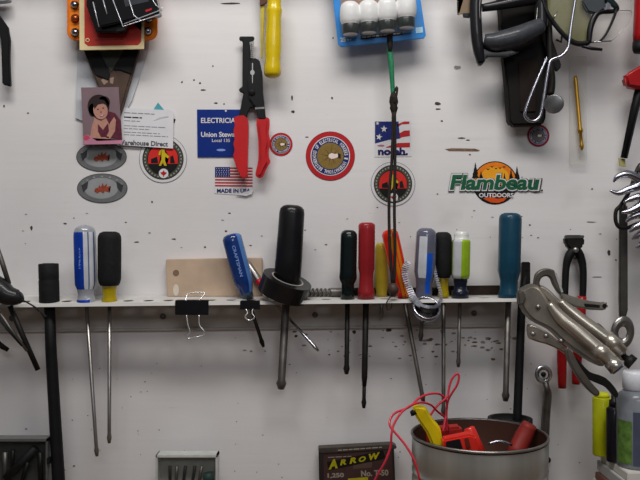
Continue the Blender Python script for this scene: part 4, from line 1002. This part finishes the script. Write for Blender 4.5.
# ------------------------------------------------------------------ locking pliers
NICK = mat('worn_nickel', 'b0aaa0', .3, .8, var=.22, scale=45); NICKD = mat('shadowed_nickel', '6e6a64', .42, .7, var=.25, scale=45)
def locking_pliers():
    dA = lambda x, y: .105 + (x - 520) * .0006
    o = thing('locking_pliers', 'front locking pliers with blue-tipped screw end clamped at the right of the rack', 'pliers', (530, 300, .09))
    b = MB(); b.plate([(519, 292), (526.5, 286), (534, 284), (541, 288), (548, 298), (555, 314), (563, 325), (575, 332), (592, 342), (606, 352), (611, 359), (604, 367), (592, 363), (578, 354), (563, 343), (549, 330), (532, 321), (521.5, 308)], dA, 10, NICK, 3.2, seg=4, sm=3); b.build('upper_body', o)
    b = MB(); b.plate([(529, 326), (536, 326), (549, 333), (562, 344), (572, 354), (570, 357), (561, 351), (548, 345), (536, 341.5), (530, 338)], lambda x, y: .100 + (x-520)*.0006, 9, NICK, 2.4, seg=3, sm=3); b.build('lower_jaw', o)
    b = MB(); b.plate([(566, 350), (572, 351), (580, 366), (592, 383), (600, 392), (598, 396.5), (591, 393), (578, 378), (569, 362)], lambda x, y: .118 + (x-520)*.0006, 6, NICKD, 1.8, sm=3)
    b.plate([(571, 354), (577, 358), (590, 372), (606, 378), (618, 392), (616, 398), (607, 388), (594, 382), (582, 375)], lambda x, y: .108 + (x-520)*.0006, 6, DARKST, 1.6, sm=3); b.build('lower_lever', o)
    b = MB(); b.tube([(549, 303, .124), (561, 318, .130), (578, 332, .140), (600, 351, .153)], [3, 6.4, 7.2, 7.6], NICK, 16, smooth_path=4); b.build('handle_channel', o)
    b = MB(); b.lathe((596, 347, .153), (611, 361, .160), [(0, 7), (.3, 7.6), (.5, 8.4), (.55, 7.4), (.9, 7.6), (1, 7)], NICK, 24); b.build('handle_collar', o)
    b = MB(); b.lathe((607, 357, .158), (618, 369.5, .166), [(0, 5.8), (.3, 6.4), (.35, 8.2), (.95, 8.2), (1, 7.4)], mat('knurled_bright', 'b4b0a8', .25, .9), 24, .06, 12); adj = b.build('adjusting_screw', o)
    b = MB(); b.lathe((617.2, 368.8, .1655), (618.6, 370.4, .1665), [(0, 7), (1, 6.4)], mat('blue_end_cap', '3a4876', .35, .3), 20); b.build('blue_tip', adj)
    for x, y in ((538, 307), (546, 336), (561, 341), (533, 334)):
        b = MB(); dd = dA(x, y); b.lathe((x, y, dd), (x, y, dd + .0025), [(0, 2.6), (.6, 2.4), (1, 1.2)], STEEL, 14); b.build('rivet', o)
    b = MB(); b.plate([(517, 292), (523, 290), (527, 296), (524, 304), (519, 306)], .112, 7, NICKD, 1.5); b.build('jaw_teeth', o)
    o = thing('locking_pliers', 'rear locking pliers with curved C-shaped jaw, behind the blue-tipped pair', 'pliers', (545, 290, .07))
    dB = lambda x, y: .080 + (x - 540) * .0004
    b = MB(); b.plate([(536, 288), (541, 285), (550, 290), (560, 300), (575, 314), (590, 325), (605, 333), (618, 344), (627, 352), (624, 361), (612, 357), (597, 346), (580, 334), (566, 322), (552, 306)], dB, 9, NICK, 3.2, seg=4, sm=3); b.build('upper_body', o)
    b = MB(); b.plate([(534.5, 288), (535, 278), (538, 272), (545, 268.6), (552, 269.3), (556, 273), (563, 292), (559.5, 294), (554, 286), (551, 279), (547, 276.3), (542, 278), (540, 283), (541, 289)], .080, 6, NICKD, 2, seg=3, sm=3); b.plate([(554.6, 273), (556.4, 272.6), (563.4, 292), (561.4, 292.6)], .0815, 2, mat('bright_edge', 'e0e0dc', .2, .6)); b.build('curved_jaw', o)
    b = MB(); b.plate([(559, 292), (575, 297), (590, 301), (602, 302.5), (606, 301.5), (609, 304), (608, 309), (603, 310.5), (590, 310), (574, 307), (562, 301)], .074, 5, NICK, 1.6); b.disc(604.5, 306, 2.2, 2.4, .0744, DARKST, 12); b.plate([(584, 303.5), (600, 305), (600, 308), (585, 307)], .0745, 1, DARKST, .3); b.build('side_arm', o)
    b = MB(); b.tube([(584, 318, .07), (590, 325, .07), (598, 324, .07), (606, 331.5, .07)], 1.0, STEEL, 8, smooth_path=4); b.build('spring', o)
    b = MB(); b.tube([(560, 301, .088), (574, 314, .092), (592, 328, .100), (612, 343, .108)], [3, 6, 6.6, 7], NICK, 16, smooth_path=4); b.build('handle_channel', o)
    b = MB(); b.lathe((606, 336, .106), (622, 353, .112), [(0, 7), (.4, 7.8), (.6, 8.2), (.62, 7.2), (1, 7)], NICK, 24); b.build('handle_collar', o)
    b = MB(); b.lathe((622, 355, .110), (633, 363.5, .116), [(0, 3), (.4, 3.4), (.5, 7), (1, 7), (1.02, 6)], DARKST, 24, .05, 12); b.build('adjusting_screw', o)
locking_pliers()

# ------------------------------------------------------------------ left edge pistol-grip tool
o = thing('glue_gun', 'black rounded tool with thin legs resting at the left end of the rack', 'hand tool', (8, 300, 0.084))
b = MB(); b.tube([(-16, 282, 0.084), (-2, 289, 0.084), (8, 295.5, 0.086), (18, 297, 0.086), (22, 296, 0.086)], [13, 12, 10, 7.5, 4.5], mat('satin_black', '28272a', .4, coat=.3), 20, smooth_path=4); b.build('body', o)
b = MB(); b.tube([(-6, 240, 0.079), (2, 262, 0.080), (9, 284, 0.082)], [2.8, 2.6, 2.4], DSTEEL, 10); b.build('stem', o)
b = MB(); b.tube([(20, 299, 0.089), (30, 304, 0.090), (40, 311, 0.090), (46, 318, 0.089)], [.9, .8, 1, 2.2], MATTE, 8, smooth_path=3); b.build('wire_tip', o)
b = MB(); b.tube([(10, 306, 0.079), (22, 334, 0.079), (38, 370, 0.076)], [2.9, 2.7, 2.6], DARKST, 12); b.build('leg', o)
b = MB(); b.tube([(-6, 304, 0.084), (10, 328, 0.084), (27, 351, 0.082)], [1.8, 1.7, 1.4], DSTEEL, 10); b.tube([(-6, 312, 0.086), (8, 330, 0.086), (22, 346, 0.084)], [1.2, 1.2, 1], MATTE, 10); b.build('leg', o)
b = MB(); b.tube([(-8, 338, .03), (0, 345, .03), (8, 350, .03)], [3, 3, 2.2], MATTE, 10); tag(b.build('black_prong'), 'short black prong poking in at the left edge below the rack', 'hand tool')

# ------------------------------------------------------------------ metal can with contents
GALV = mat('galvanised_tin', 'a9acaa', .3, .6, var=.22, scale=26, stretch=(1, 1, .05)); GIN = mat('can_inside', '5a4038', .4, .55, var=.2, scale=15)  # upright streaks in the tin's colour stand for vertical reflections
cd = .20; cc = P(479, 433.2, cd); rr = 68.5*K(cd); H = cc.z - BENCH_Z - .0005
def can():
    o = thing('metal_can', 'large open galvanised metal can on the bench holding red and yellow parts', 'can', (479, 433, cd)); o.location = Vector((cc.x, cc.y, BENCH_Z))
    base = Vector((cc.x, cc.y, BENCH_Z + .0005)); top = cc; h = H; mm = .001/h
    prof = [(0, rr*.3), (0, rr*.96), (.02, rr*.975)]
    for q in (.22, .32, .62, .70): prof += [(q-.03, rr*.975), (q, rr*.95), (q+.03, rr*.975)]
    prof += [(.9, rr*.975), (.965, rr*.975)]
    b = MB(); b.lathew(base, top, sorted(prof, key=lambda p: p[0]), GALV, 72, cap=False)
    b.lathew(base + Vector((0, 0, .002)), top, [(0, .001), (0, rr*.93), (1, rr*.955)], GIN, 72, cap=False); b.build('shell', o)
    b = MB(); W = [cc + Vector((math.cos(2*PI*i/72)*rr*.972, math.sin(2*PI*i/72)*rr*.972, -.0015)) for i in range(72)]; b.tubew(W, [.0017]*72, STEEL, 8, closed=True); b.build('rim', o)
can()
# contents
REDP = mat('red_orange_plastic', 'c8342a', .35, coat=.3, var=.08)
fl = MB()
o = thing('yellow_test_clip', 'yellow bent plastic clip with black tip leaning out of the metal can', 'clip', (430, 440, .235))
b = MB(); b.plate([(413.5, 408.5), (417, 406.5), (425, 407.4), (428, 411), (433, 419), (440, 427.5), (442, 436), (446, 458), (437, 458), (432, 446), (426.5, 433), (421, 425), (415, 415.5)], .238, 8, mat('safety_yellow', 'c9b418', .35, coat=.3, var=.08), 2.5, seg=3, sm=3); b.build('body', o)
b = MB(); b.tube([(412.4, 410.5, .233), (414.6, 414, .233)], [3, 4], MATTE, 12); b.build('tip', o)
def red_block():
    o = thing('red_switch', 'red-orange plastic switch frame with black opening lying in the metal can', 'electrical part', (462, 440, .25))
    b = MB(); dd = .255
    b.plate([(443, 440), (470, 434.5), (477, 437), (480, 458), (446, 464)], dd, 12, REDP, 1.5); b.build('frame', o)
    b = MB(); b.plate([(446, 442), (460, 439), (463, 449), (447, 452)], dd + .0015, 2, MATTE, .5); b.plate([(464.5, 438.5), (468.5, 438), (471, 448), (466.5, 449)], dd + .0015, 2, mat('dark_red_recess', '6a2a20', .5), .4); b.build('opening', o)
    o = thing('red_tube', 'bright red plastic tube standing tilted in the metal can beside the switch', 'electrical part', (474, 440, .22))
    b = MB(); b.lathe((468.5, 427.5, .225), (484, 462, .235), [(0, 4.2), (.03, 5.6), (.1, 6), (1, 6)], REDP, 24); b.build('barrel', o)
    o = thing('red_reflection', 'dull red shape standing for the reflection on the right inside wall of the metal can', 'electrical part', (530, 440, .2))
    b = MB(); b.tube([(530, 424, .18), (524, 436, .18), (514, 456, .19)], [7, 9, 9], mat('deep_red_reflection', '7e2c26', .5, var=.1), 14, smooth_path=3); b.build('grip', o)  # blurred red reflection in the can wall, modelled as a dull red shape
    o = thing('red_block', 'red plastic block lying at the left inside of the metal can', 'electrical part', (440, 430, .17))
    b = MB(); b.plate([(426, 430), (462, 427), (466, 450), (428, 452)], .19, 14, mat('dull_red_plastic', '9a2c26', .4, var=.1), 2); b.build('body', o)
red_block()
b = MB(); b.lathew(Vector((cc.x, cc.y, BENCH_Z + .0035)), Vector((cc.x, cc.y, cc.z - .045)), [(0, rr*.9), (.9, rr*.9), (1, rr*.7), (1, .001)], mat('packed_scrap', '54433c', .6, .3, var=.5, scale=70, bump=.8), 40); tag(b.build('scrap_parts'), 'small mixed scrap parts filling the bottom of the metal can', 'scrap', kind='stuff')
b = MB(); b.tube([(488, 444, .2), (500, 441, .2), (512, 445, .2)], 1.4, CHROME, 8, smooth_path=3); tag(b.build('silver_wire'), 'short curved silver wire lying in the metal can', 'wire')

WIREM = mat('red_wire_insulation', 'c03648', .35, coat=.3, var=.06)
b = MB(); w = .27
b.tubew([P(366, 500, .262) , *[P(x, y, dd) for x, y, dd in ((376, 478, .27), (385, 462, .275), (390.5, 447, .275), (391.5, 434, .275), (394, 424, .27), (401, 413, .265), (410, 406, .26), (421, 402.5, .25), (431, 405, .235), (437, 411, .215), (446, 420, .2), (450, 440, .185))]], [1.15*S*.78]*13, WIREM, 8, smooth_path=6)
o = b.build('red_wire'); tag(o, 'thin red wire draping from the can down over the staple box', 'wire')
b = MB()
b.tubew([P(x, y, dd) for x, y, dd in ((420, 480, .285), (414, 460, .285), (406, 446, .28), (398, 436, .275), (390.5, 427, .27), (390, 420, .265), (395, 413, .26), (405, 409, .255), (412, 405, .25), (418, 399, .24), (427, 394.5, .23), (437, 393.5, .22), (444, 397, .21), (447, 404, .205), (446, 414, .205), (443, 432, .212))], [1.15*S*.78]*16, WIREM, 8, smooth_path=6)
o = b.build('red_wire'); tag(o, 'thin red wire arching from the can and down past its left side', 'wire')
b = MB()
b.tubew([P(x, y, dd) for x, y, dd in ((424, 430, .22), (430, 416, .218), (438, 405, .215), (447, 397, .212), (449, 388, .21), (452, 379, .21), (457, 373.8, .21), (459, 377, .21), (457, 385, .21), (452, 393, .208), (448, 401, .205), (446.5, 412, .2), (447, 432, .2))], [1.15*S*.8]*13, WIREM, 8, smooth_path=6)
o = b.build('red_wire'); tag(o, 'thin red wire forming the tall pointed loop above the can', 'wire')

# ------------------------------------------------------------------ staple box
def staple_box():
    d = .026; o = thing('staple_box', 'dark brown box of staples standing on the bench with yellow lettering', 'box', (358, 470, d))
    o.location = Vector((P(358, 0, d).x, -d, BENCH_Z))
    bx = MAT = mat('dark_brown_box', '3a302e', .45, var=.2, scale=20)
    b = MB(); b.plate([(318.5, 451), (394, 446), (396.5, 518), (320, 518)], d, 11, bx, .8); crt = b.build('carton', o)
    b = MB(); b.plate([(318.2, 448.5), (393, 444.5), (397, 447), (396, 449), (322, 453.5), (318.6, 452.5)], d + .0008, 12.5, mat('worn_box_edge', '453f3a', .5, var=.3, scale=60), .5); b.build('lid', o)
    b = MB(); y = mat('mustard_print', '9c9418', .5, var=.15, scale=150); g = mat('dull_grey_print', '8c8278', .5)
    def q(p): return p
    b.flat([(323.5, 455), (391.5, 449.5), (394, 500), (324.5, 500)], d+.0003, mat('maroon_brown_panel', '43302e', .5, var=.15, scale=60))
    b.flat([(327, 462), (383, 450.5), (386, 458.6), (328.5, 470.5)], d+.0005, mat('near_black_panel', '1e1a18', .5))
    for ch, x0, x1, y0, y1 in (('A', 327.5, 337, 459.5, 469), ('R', 339.5, 346, 459.5, 465), ('R', 349, 356, 457.6, 463.4), ('O', 358.5, 366, 456.4, 461.8), ('W', 369, 380.5, 453, 459.5)):
        b.text(ch, x0, y0, x1, y1, d+.0008, y, .05, -.18, shear=.3)
    b.text('1,250', 327.5, 473, 344, 478.4, d+.0006, g, .04, -.04); b.text('No. T-50', 361, 470, 388.5, 476.2, d+.0006, g, .04, -.04)
    b.flat([(348, 478.6), (368, 477), (368, 490), (348, 490)], d+.0005, y); b.flat([(353, 464), (372, 462), (372, 467.5), (353, 469)], d+.0004, mat('brown_panel', '55443c', .5))
    dashes(b, 328, 352, 457, .8, d+.0005, g, -.05); b.build('printing', crt)
    b = MB(); dashes(b, 338, 382, 449.8, 1, d+.0018+.001, mat('pale_wear', '958c80', .6), -.07, 7); b.build('edge_wear', o)
staple_box()

# ------------------------------------------------------------------ clear cases
def clear_case(x0, x1, y0, d, label, f, hexc, bits, dark=False):
    o = thing('clear_case', label, 'case', ((x0+x1)/2, 480, d)); o.location = Vector((P((x0+x1)/2, 0, d).x, -d, BENCH_Z))
    base = 240 - BENCH_Z / K(d) - .5
    sh = clear_plastic('case_' + hexc, hexc, f, .12)
    b = MB(); b.plate(rrect(x0, y0, x1, base, 2.5), d, 1, sh, .3); b.build('lid', o)
    b = MB(); b.plate(rrect(x0+1, y0+1, x1-1, base, 2.5), d - .018, 1.4, mat('case_back_' + hexc, '8f918d' if not dark else '474948', .5), .3); b.build('tray', o)
    fm = mat('case_rim_' + hexc, 'b4b6b2' if not dark else '5a5b5b', .3, coat=.4)
    b = MB(); e = 3
    b.plate([(x0, y0), (x1, y0), (x1, y0 + e), (x0, y0 + e)], d + .0005, 15, fm, .6); b.plate([(x0, y0), (x0+e*.7, y0), (x0+e*.7, base), (x0, base)], d + .0005, 15, fm, .6); b.plate([(x1-e*.7, y0), (x1, y0), (x1, base), (x1-e*.7, base)], d + .0005, 15, fm, .6); b.build('rim', o)
    for i, (lab, p0, p1, r, m, nm) in enumerate(bits):
        q = MB(); q.tube([(*p0, d - .007), (*p1, d - .007)], [r*1.35, r*1.35], m, 10); tag(q.build(nm), lab, nm.replace('_', ' '), 'tools inside the clear cases')
gr = mat('bit_dark', '201f1f', .4, .4, var=.2); tl = mat('bit_teal', '22403a', .5)
clear_case(155.5, 217.5, 455, .045, 'small pale clear plastic case of thin bits on the bench', .06, '70716f',
  [('%s thin bit inside the pale clear case' % n, (x, 466), (x + dx, 482), 1.2, m, 'drill_bit') for n, x, dx, m in
   (('first', 170, 0, gr), ('second', 177, -1, DSTEEL), ('third', 185.5, -2, gr), ('fourth', 195, -2.5, gr), ('fifth', 202, -3, DSTEEL))] +
  [('thick dark green bit inside the pale clear case', (208, 473), (209, 482), 4, tl, 'drill_bit')])
clear_case(-22, 47.5, 439, .055, 'dark clear plastic case of black tools at the lower left corner', .05, '303433',
  [('thick black slanted bar inside the dark clear case', (36, 448), (6, 478), 3.2, MATTE, 'black_tool'), ('grey upright bit nearest the left edge inside the dark case', (5, 452), (5, 482), 2, DSTEEL, 'drill_bit'),
   ('black upright bit inside the dark clear case', (40, 452), (41, 482), 2.2, gr, 'drill_bit'), ('dark grey slanted bit inside the dark clear case', (28, 462), (22, 482), 1.8, gr, 'drill_bit'),
   ('slim black bit left of the bar inside the dark case', (13, 450), (12, 470), 1.6, gr, 'drill_bit')], True)
b = MB(); b.plate([(46.5, 458), (49.8, 458), (49.8, 464.5), (46.5, 464.5)], .057, 6, MATTE, .5); o = b.build('latch')
case = [x for x in bpy.data.objects if x.name.startswith('clear_case')][-1]
for v in o.data.vertices: v.co += o.location - case.location
o.location = (0, 0, 0); o.parent = case

# ------------------------------------------------------------------ bottles and papers at lower right
ptop = P(620, 461.5, .12).z
b = MB(); xs0 = P(596, 470, .09).x
o = thing('paper_stack', 'stack of papers and flat boxes on the bench at lower right under the bottles', 'papers', (640, 470, .1)); o.location = Vector((xs0 + .06, -.10, BENCH_Z))
z = BENCH_Z + .0005; cols = (('b8b4ae', .034), ('7a5a50', .010), ('a9a9a8', .014), ('c2bfba', .012))
for i, (hx, hgt) in enumerate(cols):
    if z + hgt > ptop - .0005: hgt = ptop - .0005 - z
    q = MB(); q.box(Vector((xs0 + .075 + i*.002, -.117 - (i % 2)*.004, z + hgt/2)), (.15 - i*.003, .088, hgt - .0004), mat('sheet_' + hx, hx, .6, var=.06), None, .0008); q.build('flat_box', o); z += hgt
q = MB(); q.box(Vector((xs0 + .09, -.125, z - .004)), (.10, .086, .0012), mat('red_printed_sheet', '9a4a44', .6, var=.2), Matrix.Rotation(.12, 3, 'Y')); q.build('red_sheet', o)
ZP = z
def on_papers(px, d): return Vector((P(px, 0, d).x, -d, ZP + .0004))
def up(px, py, d): v = P(px, py, d); return v
# yellow tube
def stand_lathe(name, label, cat, px, d, pytop, parts):
    base = on_papers(px, d); top = P(px, pytop, d); top.x = base.x; o = bpy.data.objects.new(name, None); COL.objects.link(o); o.location = base; tag(o, label, cat)
    for nm, a, c, prof, m in parts:
        q = MB(); q.lathew(base.lerp(top, a), base.lerp(top, c), [(t, r*K(d)) for t, r in prof], m, 28); q.build(nm, o)
    return o
stand_lathe('yellow_tube', 'bright yellow tube standing left of the dark bottle at lower right', 'tube', 602, .09, 392.5,
   [('body', 0, .93, [(0, 8.5), (.02, 9.2), (.98, 9.2), (1, 8)], mat('lime_yellow_plastic', 'bcc01c', .4, coat=.2, var=.06)), ('shoulder', .93, 1, [(0, 7.6), (.6, 7.2), (1, 5.6)], mat('lime_yellow_cap', 'c6ca24', .4))])
stand_lathe('dark_bottle', 'slim dark purple-black bottle standing between yellow tube and white-capped bottle', 'bottle', 614, .118, 394,
   [('body', 0, .82, [(0, 7), (.02, 7.6), (.95, 7.4), (1, 5)], mat('purple_black_plastic', '24222e', .35, coat=.3)), ('cap', .82, 1, [(0, 5), (.5, 4.6), (.55, 3), (1, 2.6)], mat('dark_cap', '303038', .35))])
o = stand_lathe('white_capped_bottle', 'clear grey bottle with white cap at the lower right edge', 'bottle', 636, .135, 371,
   [('body', 0, .80, [(0, 18), (.02, 19), (.9, 19), (.96, 16), (1, 12)], mat('frosted_grey_bottle', '7c8086', .25, coat=.5, var=.12)), ('cap', .80, 1, [(0, 11.5), (.1, 13), (.9, 13), (1, 11.5)], mat('white_cap', 'c8cad0', .35, coat=.3))])
b = MB(); c = on_papers(636, .135); tp = P(636, 371, .135); hgt = tp.z - c.z
def lab(a0, a1, z0, z1, m, nm):
    bm = bmesh.new(); R = []; n = 12; r = 19.3*K(.135)
    for zz in (z0, z1): R.append([bm.verts.new((c.x + r*math.sin(math.radians(a0 + (a1-a0)*i/n)), c.y - r*math.cos(math.radians(a0 + (a1-a0)*i/n)), c.z + hgt*zz)) for i in range(n+1)])
    for i in range(n): bm.faces.new((R[0][i], R[0][i+1], R[1][i+1], R[1][i]))
    q = MB(); q.merge(bm, m, True); q.build(nm, o.children[0])
lab(-30, 60, .04, .60, mat('slate_label', '4e5464', .45), 'label_print'); lab(-85, -34, .05, .5, mat('green_label', '5c7a3c', .5, var=.4, scale=120), 'green_label')

# ------------------------------------------------------------------ lights, camera, world
w = bpy.data.worlds.new('room'); scn.world = w; w.use_nodes = True; N = w.node_tree.nodes
bg = N['Background']; bg.inputs[1].default_value = .15
tcw = N.new('ShaderNodeTexCoord'); sp = N.new('ShaderNodeSeparateXYZ'); cr_ = N.new('ShaderNodeValToRGB'); LW = w.node_tree.links
mrw = N.new('ShaderNodeMapRange'); mrw.inputs['From Min'].default_value = -1; mrw.inputs['From Max'].default_value = 1
LW.new(tcw.outputs['Generated'], sp.inputs[0]); LW.new(sp.outputs['Z'], mrw.inputs[0]); LW.new(mrw.outputs[0], cr_.inputs[0]); LW.new(cr_.outputs[0], bg.inputs[0])
E_ = cr_.color_ramp.elements; E_[0].position = 0; E_[0].color = (.10, .09, .085, 1); E_[1].position = 1; E_[1].color = (1.6, 1.62, 1.7, 1)
for p_, c_ in ((.40, (.16, .15, .15, 1)), (.52, (.45, .46, .48, 1)), (.60, (.5, .52, .55, 1)), (.66, (1.5, 1.5, 1.55, 1)), (.72, (.7, .72, .76, 1))):
    e_ = E_.new(p_); e_.color = c_
def area(name, loc, target, sx, sy, power, col=(1, 1, 1)):
    l = bpy.data.lights.new(name, 'AREA'); l.shape = 'RECTANGLE'; l.size = sx; l.size_y = sy; l.energy = power; l.color = col
    o = bpy.data.objects.new(name, l); COL.objects.link(o); o.location = loc
    o.rotation_euler = (Vector(target) - Vector(loc)).to_track_quat('-Z', 'Y').to_euler(); return o
area('ceiling_tube_light', (-.02, -.70, 1.00), (0, 0, 0.02), .95, .20, 11.0, (1, .97, .93))
area('rear_fill_light', (.3, -2.6, 1.1), (0, 0, 0), 1.2, .5, 9, (.95, .97, 1))  # fill added behind the camera to soften the overhead falloff

cam = bpy.data.cameras.new('camera'); co = bpy.data.objects.new('camera', cam); COL.objects.link(co)
co.location = (0, -D, 0); co.rotation_euler = (PI/2, 0, 0); cam.sensor_width = 36; cam.lens = 18 / (320 * S / D); cam.clip_start = .02
scn.camera = co
scn.view_settings.view_transform = 'Standard'; scn.view_settings.look = 'None'; scn.view_settings.exposure = 0
